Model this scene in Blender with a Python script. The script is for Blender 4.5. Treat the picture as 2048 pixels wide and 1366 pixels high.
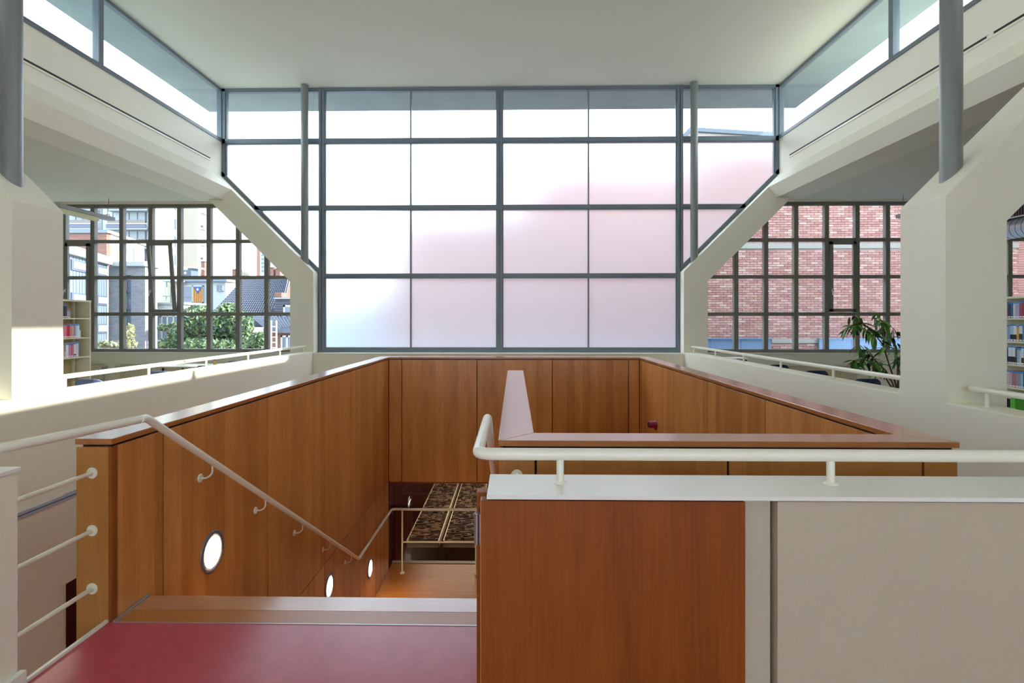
import bpy, math, random
from mathutils import Vector, Matrix
random.seed(7)
for o in list(bpy.data.objects): bpy.data.objects.remove(o)
S = bpy.context.scene
COL = S.collection
PI = math.pi
# ------------------------------------------------------------------ camera
F = 1080.; TH = math.radians(1.0); CX = 1029 - F*math.tan(TH); CY = 640.; EYE = 1.6
cam = bpy.data.cameras.new('camera'); camo = bpy.data.objects.new('camera', cam); COL.objects.link(camo)
camo.location = (0, 0, EYE); camo.rotation_euler = (PI/2, 0, TH)
cam.sensor_width = 36; cam.lens = F/2048*36
cam.shift_x = (1024-CX)/2048; cam.shift_y = -(683-CY)/2048
cam.clip_start = .05; cam.clip_end = 600
S.camera = camo
# ------------------------------------------------------------------ world, sun, exposure
W = bpy.data.worlds.new('sky'); S.world = W; W.use_nodes = True
bg = W.node_tree.nodes['Background']; bg.inputs[0].default_value = (.84, .945, 1.1, 1); bg.inputs[1].default_value = 1.6
sl = bpy.data.lights.new('sun', 'SUN'); sl.energy = 5.0; sl.angle = math.radians(.6); sl.color = (1, .95, .86)
so = bpy.data.objects.new('sun', sl); COL.objects.link(so)
so.rotation_euler = Vector((-9.46, -1.05, -4.475)).to_track_quat('-Z', 'Y').to_euler(); so.location = (40, 5, 30)
S.view_settings.view_transform = 'Standard'; S.view_settings.look = 'None'
S.view_settings.gamma = 1; S.view_settings.use_curve_mapping = False; S.view_settings.exposure = 2.08
S.cycles.max_bounces = 14; S.cycles.diffuse_bounces = 7; S.cycles.glossy_bounces = 4
S.cycles.transmission_bounces = 8; S.cycles.transparent_max_bounces = 24
# ------------------------------------------------------------------ pixel -> direction
_c, _s = math.cos(TH), math.sin(TH)
def ray(px, py):
    u = (px-CX)/F; v = (CY-py)/F
    return Vector((_c*u-_s, _s*u+_c, v))
def onY(px, py, Y): r = ray(px, py); return r*(Y/r.y)+Vector((0, 0, EYE))
def onX(px, py, X): r = ray(px, py); return r*(X/r.x)+Vector((0, 0, EYE))
# ------------------------------------------------------------------ materials
ALB = [1.0]
def lin(h):
    h = h.lstrip('#'); o = []
    for i in (0, 2, 4):
        v = int(h[i:i+2], 16)/255; o.append(ALB[0]*(v/12.92 if v <= .04045 else ((v+.055)/1.055)**2.4))
    return (*o, 1)
def newmat(name):
    m = bpy.data.materials.new(name); m.use_nodes = True; nt = m.node_tree
    return m, nt, nt.nodes['Principled BSDF']
def nd(nt, t, **kw):
    n = nt.nodes.new(t)
    for k, v in kw.items(): setattr(n, k, v)
    return n
def mth(nt, op, a, b=None):
    n = nd(nt, 'ShaderNodeMath', operation=op)
    for i, v in enumerate((a, b)):
        if v is None: continue
        if isinstance(v, (int, float)): n.inputs[i].default_value = v
        else: nt.links.new(v, n.inputs[i])
    return n.outputs[0]
def mixc(nt, f, a, b):
    n = nd(nt, 'ShaderNodeMix', data_type='RGBA')
    for i, v in ((0, f), (6, a), (7, b)):
        if isinstance(v, (int, float, tuple)): n.inputs[i].default_value = v
        else: nt.links.new(v, n.inputs[i])
    return n.outputs[2]
def mat(name, col, rough=.5, metal=0., spec=.5, var=0., vscale=3., bump=0., bscale=60., coat=0.):
    m, nt, b = newmat(name); c = lin(col) if isinstance(col, str) else col
    b.inputs['Roughness'].default_value = rough; b.inputs['Metallic'].default_value = metal
    b.inputs['Specular IOR Level'].default_value = spec; b.inputs['Coat Weight'].default_value = coat
    geo = nd(nt, 'ShaderNodeNewGeometry')
    n = nd(nt, 'ShaderNodeTexNoise'); n.inputs['Scale'].default_value = vscale; n.inputs['Detail'].default_value = 4
    nt.links.new(geo.outputs['Position'], n.inputs['Vector'])
    d = tuple(x*(1-var) for x in c[:3])+(1,); l = tuple(min(1, x*(1+var)) for x in c[:3])+(1,)
    nt.links.new(mixc(nt, n.outputs['Fac'], d, l), b.inputs['Base Color'])
    if bump:
        n2 = nd(nt, 'ShaderNodeTexNoise'); n2.inputs['Scale'].default_value = bscale; n2.inputs['Detail'].default_value = 3
        nt.links.new(geo.outputs['Position'], n2.inputs['Vector'])
        bp = nd(nt, 'ShaderNodeBump'); bp.inputs['Strength'].default_value = bump; bp.inputs['Distance'].default_value = .004
        nt.links.new(n2.outputs['Fac'], bp.inputs['Height']); nt.links.new(bp.outputs['Normal'], b.inputs['Normal'])
    return m
def woodmat(name, dark, light, mode='v', rough=.33, strip=.13, sv=.5, spec=.5, coat=0.):
    """oak veneer: fine grain along one direction and book-matched leaves of slightly different tone"""
    m, nt, b = newmat(name)
    geo = nd(nt, 'ShaderNodeNewGeometry'); sp = nd(nt, 'ShaderNodeSeparateXYZ'); nt.links.new(geo.outputs['Position'], sp.inputs[0])
    x, y, z = sp.outputs
    if mode == 'v': u = mth(nt, 'ADD', x, mth(nt, 'MULTIPLY', y, 1.003)); w = z
    elif mode == 'x': u = mth(nt, 'ADD', y, z); w = x
    else: u = mth(nt, 'ADD', x, z); w = y
    oi = nd(nt, 'ShaderNodeObjectInfo')
    wn = nd(nt, 'ShaderNodeTexWhiteNoise', noise_dimensions='1D')
    nt.links.new(mth(nt, 'ADD', mth(nt, 'FLOOR', mth(nt, 'DIVIDE', u, strip)), mth(nt, 'MULTIPLY', oi.outputs['Random'], 77)), wn.inputs['W'])
    cb = nd(nt, 'ShaderNodeCombineXYZ')
    nt.links.new(mth(nt, 'MULTIPLY', u, 90), cb.inputs[0]); nt.links.new(mth(nt, 'MULTIPLY', w, 3.0), cb.inputs[1])
    n = nd(nt, 'ShaderNodeTexNoise'); n.inputs['Scale'].default_value = 1; n.inputs['Detail'].default_value = 6; n.inputs['Roughness'].default_value = .65
    nt.links.new(cb.outputs[0], n.inputs['Vector'])
    cb2 = nd(nt, 'ShaderNodeCombineXYZ')
    nt.links.new(mth(nt, 'MULTIPLY', u, 9), cb2.inputs[0]); nt.links.new(mth(nt, 'MULTIPLY', w, 1.2), cb2.inputs[1])
    n2 = nd(nt, 'ShaderNodeTexNoise'); n2.inputs['Scale'].default_value = 1; n2.inputs['Detail'].default_value = 3
    nt.links.new(cb2.outputs[0], n2.inputs['Vector'])
    f = mth(nt, 'ADD', mth(nt, 'MULTIPLY', n.outputs['Fac'], .75), mth(nt, 'MULTIPLY', n2.outputs['Fac'], .5))
    f = mth(nt, 'ADD', mth(nt, 'SUBTRACT', f, .14), mth(nt, 'MULTIPLY', mth(nt, 'SUBTRACT', wn.outputs['Value'], .5), sv*.55))
    f = mth(nt, 'ADD', f, mth(nt, 'MULTIPLY', mth(nt, 'SUBTRACT', oi.outputs['Random'], .5), .22))
    cl = nd(nt, 'ShaderNodeClamp'); nt.links.new(f, cl.inputs[0])
    nt.links.new(mixc(nt, cl.outputs[0], lin(dark), lin(light)), b.inputs['Base Color'])
    b.inputs['Roughness'].default_value = rough; b.inputs['Specular IOR Level'].default_value = spec
    b.inputs['Coat Weight'].default_value = coat; b.inputs['Coat Roughness'].default_value = .2
    bp = nd(nt, 'ShaderNodeBump'); bp.inputs['Strength'].default_value = .03 if coat else .12; bp.inputs['Distance'].default_value = .002
    nt.links.new(n.outputs['Fac'], bp.inputs['Height']); nt.links.new(bp.outputs['Normal'], b.inputs['Normal'])
    return m
def clearglass(name, tint=(.93, .97, .96, 1), refl=1.0):
    m, nt, b = newmat(name); nt.nodes.remove(b); out = nt.nodes['Material Output']
    tr = nd(nt, 'ShaderNodeBsdfTransparent'); tr.inputs[0].default_value = tint
    gl = nd(nt, 'ShaderNodeBsdfGlossy'); gl.inputs['Roughness'].default_value = .01
    ge = nd(nt, 'ShaderNodeNewGeometry'); dt = nd(nt, 'ShaderNodeVectorMath', operation='DOT_PRODUCT')
    nt.links.new(ge.outputs['Normal'], dt.inputs[0]); nt.links.new(ge.outputs['Incoming'], dt.inputs[1])
    q = mth(nt, 'SUBTRACT', 1, mth(nt, 'ABSOLUTE', dt.outputs['Value']))
    fz = mth(nt, 'MULTIPLY', mth(nt, 'ADD', .03, mth(nt, 'MULTIPLY', mth(nt, 'POWER', q, 5), .8)), refl)
    mx = nd(nt, 'ShaderNodeMixShader'); nt.links.new(fz, mx.inputs[0])
    nt.links.new(tr.outputs[0], mx.inputs[1]); nt.links.new(gl.outputs[0], mx.inputs[2]); nt.links.new(mx.outputs[0], out.inputs[0])
    return m
def frosted(name):
    m, nt, b = newmat(name); nt.nodes.remove(b); out = nt.nodes['Material Output']
    rf = nd(nt, 'ShaderNodeBsdfRefraction'); rf.inputs['IOR'].default_value = 1.25; rf.inputs['Roughness'].default_value = .95
    rf.inputs[0].default_value = (.9, .92, .94, 1)
    tl = nd(nt, 'ShaderNodeBsdfTranslucent'); tl.inputs[0].default_value = (.86, .93, 1.0, 1)
    gl = nd(nt, 'ShaderNodeBsdfGlossy'); gl.inputs['Roughness'].default_value = .35
    m1 = nd(nt, 'ShaderNodeMixShader'); m1.inputs[0].default_value = .16
    nt.links.new(rf.outputs[0], m1.inputs[1]); nt.links.new(tl.outputs[0], m1.inputs[2])
    m2 = nd(nt, 'ShaderNodeMixShader'); m2.inputs[0].default_value = .05
    nt.links.new(m1.outputs[0], m2.inputs[1]); nt.links.new(gl.outputs[0], m2.inputs[2]); nt.links.new(m2.outputs[0], out.inputs[0])
    return m
def randmat(name, cols, rough=.8, attr=None, bump=0.):
    """one of several tones, by object (or by a face attribute)"""
    m, nt, b = newmat(name)
    r = nd(nt, 'ShaderNodeValToRGB'); r.color_ramp.interpolation = 'CONSTANT'
    el = r.color_ramp.elements
    while len(el) < len(cols): el.new(.5)
    for i, c in enumerate(cols): el[i].position = i/len(cols); el[i].color = lin(c)
    if attr:
        a = nd(nt, 'ShaderNodeAttribute', attribute_name=attr); nt.links.new(a.outputs['Fac'], r.inputs[0])
    else:
        oi = nd(nt, 'ShaderNodeObjectInfo'); nt.links.new(oi.outputs['Random'], r.inputs[0])
    nt.links.new(r.outputs[0], b.inputs['Base Color']); b.inputs['Roughness'].default_value = rough
    return m
def brickmat(name, c1, c2, mortar, ax='x', bw=.235, rh=.073):
    m, nt, b = newmat(name)
    geo = nd(nt, 'ShaderNodeNewGeometry'); sp = nd(nt, 'ShaderNodeSeparateXYZ'); nt.links.new(geo.outputs['Position'], sp.inputs[0])
    cb = nd(nt, 'ShaderNodeCombineXYZ')
    nt.links.new(sp.outputs[0] if ax == 'x' else mth(nt, 'ADD', sp.outputs[0], sp.outputs[1]), cb.inputs[0]); nt.links.new(sp.outputs[2], cb.inputs[1])
    t = nd(nt, 'ShaderNodeTexBrick'); nt.links.new(cb.outputs[0], t.inputs['Vector'])
    t.inputs['Color1'].default_value = lin(c1); t.inputs['Color2'].default_value = lin(c2); t.inputs['Mortar'].default_value = lin(mortar)
    t.inputs['Scale'].default_value = 1; t.inputs['Brick Width'].default_value = bw; t.inputs['Row Height'].default_value = rh; t.inputs['Mortar Size'].default_value = .008
    nt.links.new(t.outputs[0], b.inputs['Base Color']); b.inputs['Roughness'].default_value = .9
    return m
def emitmat(name, col, st):
    m, nt, b = newmat(name); b.inputs['Base Color'].default_value = lin(col)
    b.inputs['Emission Color'].default_value = lin(col); b.inputs['Emission Strength'].default_value = st; return m
M = {}
M['plaster'] = mat('cream_plaster', '#eae5d2', .6, var=.015, vscale=1.2, bump=.05, bscale=120)
M['plaster_rough'] = mat('cream_roughcast_plaster', '#b8ad97', .65, var=.03, vscale=2, bump=.5, bscale=75)
M['ceil'] = mat('ceiling_plaster', '#dad8c6', .7, var=.015, vscale=.8)
M['concrete'] = mat('soffit_concrete', '#8f9896', .7, var=.2, vscale=1.5, bump=.2, bscale=12)
M['wood'] = woodmat('oak_veneer', '#94501c', '#e8a25a')
M['wood_gate'] = woodmat('oak_gate_veneer', '#5e2b06', '#ac5a18', sv=.2, strip=.3, rough=.45, spec=.3)
M['wood_light'] = woodmat('oak_light_veneer', '#905624', '#c48a44', sv=.3)
M['capx'] = woodmat('oak_cap_along_x', '#8a4a1e', '#bf7d42', 'x', rough=.26, sv=.1, strip=3, coat=.6)
M['capy'] = woodmat('oak_cap_along_y', '#8a4a1e', '#bf7d42', 'y', rough=.26, sv=.1, strip=3, coat=.6)
M['treadx'] = woodmat('oak_tread', '#94562a', '#c98c50', 'x', rough=.26, sv=.1, strip=3, coat=.6)
M['plank'] = woodmat('oak_floor_plank', '#8a4a18', '#c07a34', 'x', rough=.3, sv=.2, strip=3)
M['core'] = mat('dark_reveal', '#2a140a', .8)
M['lino'] = mat('red_linoleum', '#b84856', .28, spec=.45, var=.22, vscale=14, bump=.05, bscale=90)
M['rail'] = mat('cream_enamel', '#e9e5d3', .28, spec=.5)
M['cap_white'] = mat('white_enamel_sill', '#e6e5dc', .3)
M['frame'] = mat('grey_window_paint', '#68737a', .4)
M['frame_dark'] = mat('dark_grey_window_paint', '#75736c', .42)
M['pipe'] = mat('grey_metallic_paint', '#7a7d7a', .36, metal=.12, var=.04, vscale=20)
M['glass'] = clearglass('window_glass')
M['glass_dark'] = clearglass('partition_glass', (.8, .78, .76, 1), 1.6)
M['frost'] = frosted('frosted_glass')
M['black'] = mat('black_slot', '#101010', .6)
M['alu'] = mat('aluminium', '#b9bcbc', .35, metal=.8)
M['steel'] = mat('galvanised_steel', '#c2cad0', .35, metal=.75, var=.1, vscale=8)
M['hinge'] = mat('hinge_steel', '#9a989c', .35, metal=.9)
M['red_door'] = mat('maroon_gloss', '#3c0d12', .25)
M['beige_low'] = mat('beige_low_wall', '#efe6d6', .7, var=.02)
M['zinc_trim'] = mat('grey_blue_trim', '#aab2c4', .4)
M['shelf'] = mat('cream_steel_shelf', '#ddd5ba', .45)
M['shelf_back'] = mat('beige_shelf_back', '#b9a67d', .6)
M['radiator'] = mat('cream_radiator', '#cfc5a8', .45)
M['chrome'] = mat('valve_chrome', '#c6c6c6', .2, metal=.9)
M['chair_shell'] = mat('navy_plastic', '#2c3158', .4)
M['chair_shell2'] = mat('blue_grey_plastic', '#7d8cc0', .4)
M['chair_leg'] = mat('dark_steel', '#3a3a3c', .35, metal=.7)
M['table'] = mat('pale_table_top', '#d8cfb8', .4)
M['leaf'] = randmat('plant_leaf', ['#2f5a1c', '#3f7426', '#52882e', '#2a4f1e', '#6a9a3c'], .45)
M['stem'] = mat('brown_stem', '#5c4630', .8)
M['pot'] = mat('terracotta', '#8a4a32', .8)
M['soil'] = mat('dark_soil', '#2a1e14', .95)
M['white'] = mat('white_paint', '#efefec', .5)
M['maroon'] = mat('dark_pink_red_plastic', '#8e1638', .35)

def lampglass():
    m, nt, b = newmat('lit_glass_disc')
    tc = nd(nt, 'ShaderNodeTexCoord'); sp = nd(nt, 'ShaderNodeSeparateXYZ'); nt.links.new(tc.outputs['Object'], sp.inputs[0])
    dz = mth(nt, 'SUBTRACT', sp.outputs[2], .15)
    r = mth(nt, 'SQRT', mth(nt, 'ADD', mth(nt, 'POWER', sp.outputs[1], 2), mth(nt, 'POWER', dz, 2)))
    cr = nd(nt, 'ShaderNodeValToRGB'); e = cr.color_ramp.elements
    e[0].position = 0; e[0].color = (.12, .085, .065, 1); e[1].position = .5; e[1].color = (1, .86, .68, 1)
    nt.links.new(mth(nt, 'MULTIPLY', r, 6), cr.inputs[0])
    b.inputs['Base Color'].default_value = (.5, .46, .42, 1); b.inputs['Roughness'].default_value = .25
    nt.links.new(cr.outputs[0], b.inputs['Emission Color']); b.inputs['Emission Strength'].default_value = 1.3
    return m
M['lamp'] = lampglass()

# ------------------------------------------------------------------ mesh builder
WL = {}
def wloc(o): return WL.get(o.name, Vector((0, 0, 0))) if o else Vector((0, 0, 0))
class MB:
    def __init__(s): s.v = []; s.f = []; s.sm = []; s.mi = []
    def add(s, vs, fs, smooth=False, mi=0):
        b = len(s.v); s.v += [Vector(p) for p in vs]
        for f in fs: s.f.append([b+i for i in f]); s.sm.append(smooth); s.mi.append(mi)
        return s
    def box(s, x0, x1, y0, y1, z0, z1, mi=0, front=None):
        x0, x1 = min(x0, x1), max(x0, x1); y0, y1 = min(y0, y1), max(y0, y1); z0, z1 = min(z0, z1), max(z0, z1)
        vs = [(x0,y0,z0),(x1,y0,z0),(x1,y1,z0),(x0,y1,z0),(x0,y0,z1),(x1,y0,z1),(x1,y1,z1),(x0,y1,z1)]
        s.add(vs, [(0,3,2,1),(4,5,6,7),(1,2,6,5),(2,3,7,6),(3,0,4,7)], mi=mi)
        s.add(vs, [(0,1,5,4)], mi=mi if front is None else front); return s
    def prism(s, poly, ax, a0, a1, mi=0, front=None):
        """poly in the two other axes (order x,y,z without ax); extruded a0..a1"""
        n = len(poly)
        def P(p, a): return (a, p[0], p[1]) if ax == 'x' else (p[0], a, p[1]) if ax == 'y' else (p[0], p[1], a)
        area = sum(poly[i][0]*poly[(i+1) % n][1]-poly[(i+1) % n][0]*poly[i][1] for i in range(n))
        if (area < 0) != (ax == 'y'): poly = poly[::-1]
        vs = [P(p, a0) for p in poly]+[P(p, a1) for p in poly]
        s.add(vs, [tuple(range(n))[::-1]], mi=mi if front is None else front)
        s.add(vs, [tuple(range(n, 2*n))]+[(i, (i+1) % n, n+(i+1) % n, n+i) for i in range(n)], mi=mi); return s
    def tube(s, pts, r, seg=14, fillet=0., caps=True, mi=0, r2=None):
        pts = [Vector(p) for p in pts]
        if fillet:
            out = [pts[0]]
            for i in range(1, len(pts)-1):
                p = pts[i]; a = (pts[i-1]-p); b = (pts[i+1]-p); la, lb = a.length, b.length; a.normalize(); b.normalize()
                d = min(fillet, la*.45, lb*.45)
                for k in range(7):
                    t = k/6; out.append((p+a*d)*(1-t)**2+p*2*t*(1-t)+(p+b*d)*t*t)
            pts = out+[pts[-1]]
        n = len(pts); t0 = (pts[1]-pts[0]).normalized()
        up = Vector((0, 0, 1)) if abs(t0.z) < .9 else Vector((1, 0, 0))
        u = t0.cross(up).normalized(); vs = []
        for i, p in enumerate(pts):
            t = (pts[min(i+1, n-1)]-pts[max(i-1, 0)]).normalized()
            u = (u-t*u.dot(t)).normalized(); w = t.cross(u)
            rr = r if r2 is None else r+(r2-r)*i/(n-1)
            if 0 < i < n-1:
                c = (pts[i]-pts[i-1]).normalized().dot(t); rr = rr/max(c, .6) if not fillet else rr
            vs += [p+(u*math.cos(2*PI*k/seg)+w*math.sin(2*PI*k/seg))*rr for k in range(seg)]
        s.add(vs, [(i*seg+k, i*seg+(k+1) % seg, (i+1)*seg+(k+1) % seg, (i+1)*seg+k) for i in range(n-1) for k in range(seg)], True, mi)
        if caps: s.add(vs, [tuple(range(seg))[::-1], tuple((n-1)*seg+k for k in range(seg))], mi=mi)
        return s
    def lathe(s, prof, c, axis, seg=32, mi=0, smooth=True):
        """prof: (radius, distance along axis)"""
        c = Vector(c); a = Vector(axis).normalized(); up = Vector((0, 0, 1)) if abs(a.z) < .9 else Vector((1, 0, 0))
        u = a.cross(up).normalized(); w = a.cross(u); vs = []; n = len(prof)
        for r, h in prof: vs += [c+a*h+(u*math.cos(2*PI*k/seg)+w*math.sin(2*PI*k/seg))*max(r, 1e-4) for k in range(seg)]
        s.add(vs, [(i*seg+k, i*seg+(k+1) % seg, (i+1)*seg+(k+1) % seg, (i+1)*seg+k) for i in range(n-1) for k in range(seg)], smooth, mi); return s
    def obox(s, P, Q, z0, z1, th, mi=0, off=0.):
        """wall standing on the line P-Q (2d), thickness th behind it (left of P->Q), pushed out by off"""
        P = Vector((P[0], P[1])); Q = Vector((Q[0], Q[1])); d = (Q-P).normalized(); nn = Vector((-d.y, d.x))
        a, b = P-nn*off, Q-nn*off; c, e = b+nn*th, a+nn*th
        s.prism([(a.x, a.y), (b.x, b.y), (c.x, c.y), (e.x, e.y)], 'z', z0, z1, mi); return s
    def build(s, name, m, parent=None, bevel=0., origin=None, seg=2):
        v = s.v
        if origin is None:
            lo = [min(p[i] for p in v) for i in range(3)]; hi = [max(p[i] for p in v) for i in range(3)]
            origin = Vector(((lo[0]+hi[0])/2, (lo[1]+hi[1])/2, lo[2]))
        else: origin = Vector(origin)
        me = bpy.data.meshes.new(name); me.from_pydata([tuple(p-origin) for p in v], [], s.f)
        for mm in (m if isinstance(m, (list, tuple)) else [m]): me.materials.append(mm)
        me.polygons.foreach_set('use_smooth', s.sm); me.polygons.foreach_set('material_index', s.mi); me.update()
        o = bpy.data.objects.new(name, me); COL.objects.link(o); WL[o.name] = origin
        o.location = origin-wloc(parent)
        if parent: o.parent = parent
        if bevel:
            bm = o.modifiers.new('bevel', 'BEVEL'); bm.width = bevel; bm.segments = seg; bm.limit_method = 'ANGLE'; bm.harden_normals = False
        return o
def tag(o, label=None, cat=None, group=None, kind=None):
    if label: o['label'] = label
    if cat: o['category'] = cat
    if group: o['group'] = group
    if kind: o['kind'] = kind
    return o
def thing(name, loc, label, cat, group=None):
    o = bpy.data.objects.new(name, None); COL.objects.link(o); o.location = loc; o.empty_display_size = .1
    WL[o.name] = Vector(loc); return tag(o, label, cat, group)
def struct(name, mb, m, label=None, bevel=0., parent=None):
    o = mb.build(name, m, parent, bevel)
    if not parent: tag(o, label, kind='structure')
    return o
def sroot(name, loc, label=None):
    o = bpy.data.objects.new(name, None); COL.objects.link(o); o.location = loc; o.empty_display_size = .1
    WL[o.name] = Vector(loc); return tag(o, label, kind='structure')
def B(*a): return MB().box(*a)

# ------------------------------------------------------------------ main dimensions
C = -.34
PR, PL = 3.37, 2*C-3.37                # inner faces of the concrete frames
def mx(x): return 2*C-x
YB = 11.1                              # plane of the end glazing
ZC = 6.38                              # hall ceiling
ZS = .935                              # sill
CLX = 5.37                             # clerestory plane (right)
YR = -7.0                              # rear end of the hall

# ------------------------------------------------------------------ setting: floors, walls, ceilings
struct('floor', MB().box(-2.15, PR, YR, 2.82, -.25, 0).box(PL, -2.15, YR, .3, -.25, 0), M['lino'], 'dark red linoleum landing in front of the stairs')
struct('ceiling', B(mx(CLX), CLX, YR, YB+.05, ZC, ZC+.05), M['ceil'], 'pale flat ceiling over the stair hall')
struct('roof_slab', B(mx(CLX+1.05), CLX+1.05, YR-1.2, 12.45, ZC+.06, ZC+.4), M['concrete'], 'grey concrete roof slab with overhanging eaves')
for side, sg in (('right', 1), ('left', -1)):
    X = (lambda x: x) if sg > 0 else mx
    # beam along the aisle, folded profile
    prof = [(X(CLX), 5.30), (X(CLX), 4.565), (X(5.04), 4.235), (X(5.2), 4.03), (X(5.75), 4.03), (X(5.75), 5.30)]
    struct('beam_'+side, MB().prism(prof, 'y', YR, YB+.2), M['plaster'], 'cream folded concrete edge beam above the '+side+' aisle')
    struct('ceiling_'+side, MB().box(X(5.75), X(12.6), YR, YB+.2, 4.03, 4.5), M['ceil'], 'flat ceiling of the '+side+' reading aisle')
    struct('roof_'+side, MB().box(X(5.76), X(12.9), YR, YB+.3, 4.6, 5.18), M['concrete'], 'low flat roof over the '+side+' aisle')
    struct('floor_'+side, MB().box(X(PR+.02), X(12.6), YR, YB, -.3, 0), mat('aisle_floor_'+side, '#8c8578', .5), 'grey floor of the '+side+' reading aisle')
    struct('wall_'+side, MB().box(X(12.3), X(12.6), YR, YB+.2, 0, 4.03), M['plaster'], 'outer wall of the '+side+' aisle')
    # parapet of the aisle, flush with the frames
    struct('balcony_parapet_'+side, MB().box(X(PR), X(PR+.26), YR, 10.8, .03, .955), M['plaster'], 'smooth white parapet wall along the '+side+' aisle', .006)
    struct('lower_wall_'+side, MB().box(X(PR+.012), X(PR+.3), YR, 10.8, -3.9, -.03), M['beige_low'], 'beige wall below the '+side+' aisle edge')
    t = struct('trim_'+('2' if sg > 0 else '1'), MB().box(X(PR-.012), X(PR+.2), YR, 10.8, .004, .028).box(X(PR-.004), X(PR+.2), YR, 10.8, -.03, -.008), M['zinc_trim'], 'thin grey double trim under the '+side+' parapet')
    # aisle end wall below the window, header above
    struct('wall_end_'+side, MB().box(X(3.84), X(12.3), 11.0, 11.3, 0, .925).box(X(5.3), X(12.3), 10.98, 11.3, 3.995, 4.03), M['plaster'], 'cream end wall under the '+side+' aisle window')
    struct('window_sill_'+side, MB().box(X(3.84), X(12.3), 10.965, 11.06, .915, .937), M['cap_white'], 'thin white sill under the '+side+' aisle window')
    # concrete frames
    for k, (ya, yb) in enumerate(((4.28, 4.78), (10.8, 11.3), (-2.24, -1.74))):
        fr = [(X(PR), -.0), (X(PR+.47), 0), (X(PR+.47), 2.375), (X(5.495), 4.03), (X(5.7), 4.1), (X(5.7), 4.9), (X(CLX), 4.57), (X(PR), 2.57)]
        fr = [(X(PR-.001), .0), (X(PR+.47), .0)]+fr[2:7]+[(X(PR-.001), 2.57)]
        struct('concrete_frame', MB().prism(fr, 'y', ya, yb), M['plaster'], ('cream slanted concrete pillar, ' + ('nearest one', 'one beside the big frosted window', 'one behind the camera')[k] + ' on the ' + side + ' side'), .008)
struct('wall_back', MB().box(PL, PR, 10.8, 11.3, -.9, ZS-.02), M['plaster'], 'low cream wall under the big frosted window')
struct('window_sill_back', MB().box(PL, PR, 10.785, 11.05, ZS-.02, ZS), M['cap_white'], 'white sill under the big frosted window')
# rear of the hall, behind the camera: solid gable with a wide frosted window
rear = MB().box(-13.2, 12.6, YR-.3, YR, -.2, .9).box(-13.2, -5.2, YR-.3, YR, .9, 5.2).box(4.5, 12.6, YR-.3, YR, .9, 5.2).box(-6.1, 5.4, YR-.3, YR, 3.5, 6.38)
struct('wall_rear', rear, M['plaster'], 'wall behind the camera')
w6 = sroot('window_6', (C, YR-.1, .9), 'frosted window behind the camera')
for i in range(6):
    x0 = -5.2+i*1.617
    MB().box(x0+.03, x0+1.587, YR-.12, YR-.1, .93, 3.48, mi=1, front=0).build('pane', [M['glass'], M['frost']], w6)
    MB().box(x0-.03, x0+.03, YR-.14, YR-.06, .9, 3.5).build('mullion', M['frame'], w6)
# lower storey
struct('floor_lower', B(-4.4, 3.7, YR, 16.2, -4.1, -3.9), M['red_door'], 'dark red floor of the storey below')
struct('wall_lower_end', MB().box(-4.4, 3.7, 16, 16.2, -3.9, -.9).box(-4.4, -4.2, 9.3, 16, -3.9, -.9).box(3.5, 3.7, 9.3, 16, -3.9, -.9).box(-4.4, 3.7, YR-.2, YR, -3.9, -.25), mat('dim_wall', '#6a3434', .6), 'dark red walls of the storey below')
struct('ceiling_lower', B(-4.4, 3.7, 9.36, 16.2, -1.1, -.9), mat('low_ceiling', '#8a8178', .7), 'ceiling of the storey below')
dr = sroot('door_1', (-4.11, 5.5, -3.9), 'dark red door opening in the beige wall below the left aisle')
MB().box(-4.116, -4.055, 4.82, 6.6, -3.9, -.79).build('door_leaf', M['red_door'], dr)
MB().box(-4.055, -4.03, 4.82, 6.6, -2.0, -1.9).build('push_bar', M['red_door'], dr)
struct('ground', B(-150, 120, 11.35, 260, -4.3, -4.0), mat('street_ground', '#a9a7a0', .9, var=.1, vscale=.3), 'paved ground outside')

# ------------------------------------------------------------------ grey pipe columns
for label, x, y, r in (('left pipe column nearest the camera, cut by the photo edge', mx(3.61), 4.53, .078), ('grey steel pipe column nearest the camera on the right', 3.61, 4.53, .078),
                       ('slim grey pipe column in front of the frosted window, left', mx(3.61)+.02, 10.92, .074), ('slim grey pipe column in front of the frosted window, right', 3.61, 10.92, .074)):
    o = MB().tube([(x, y, 2.68), (x, y, ZC+.01)], r, 40).build('pipe_column', M['pipe'])
    tag(o, label, 'column', 'steel pipe columns under the hall ceiling')

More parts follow.
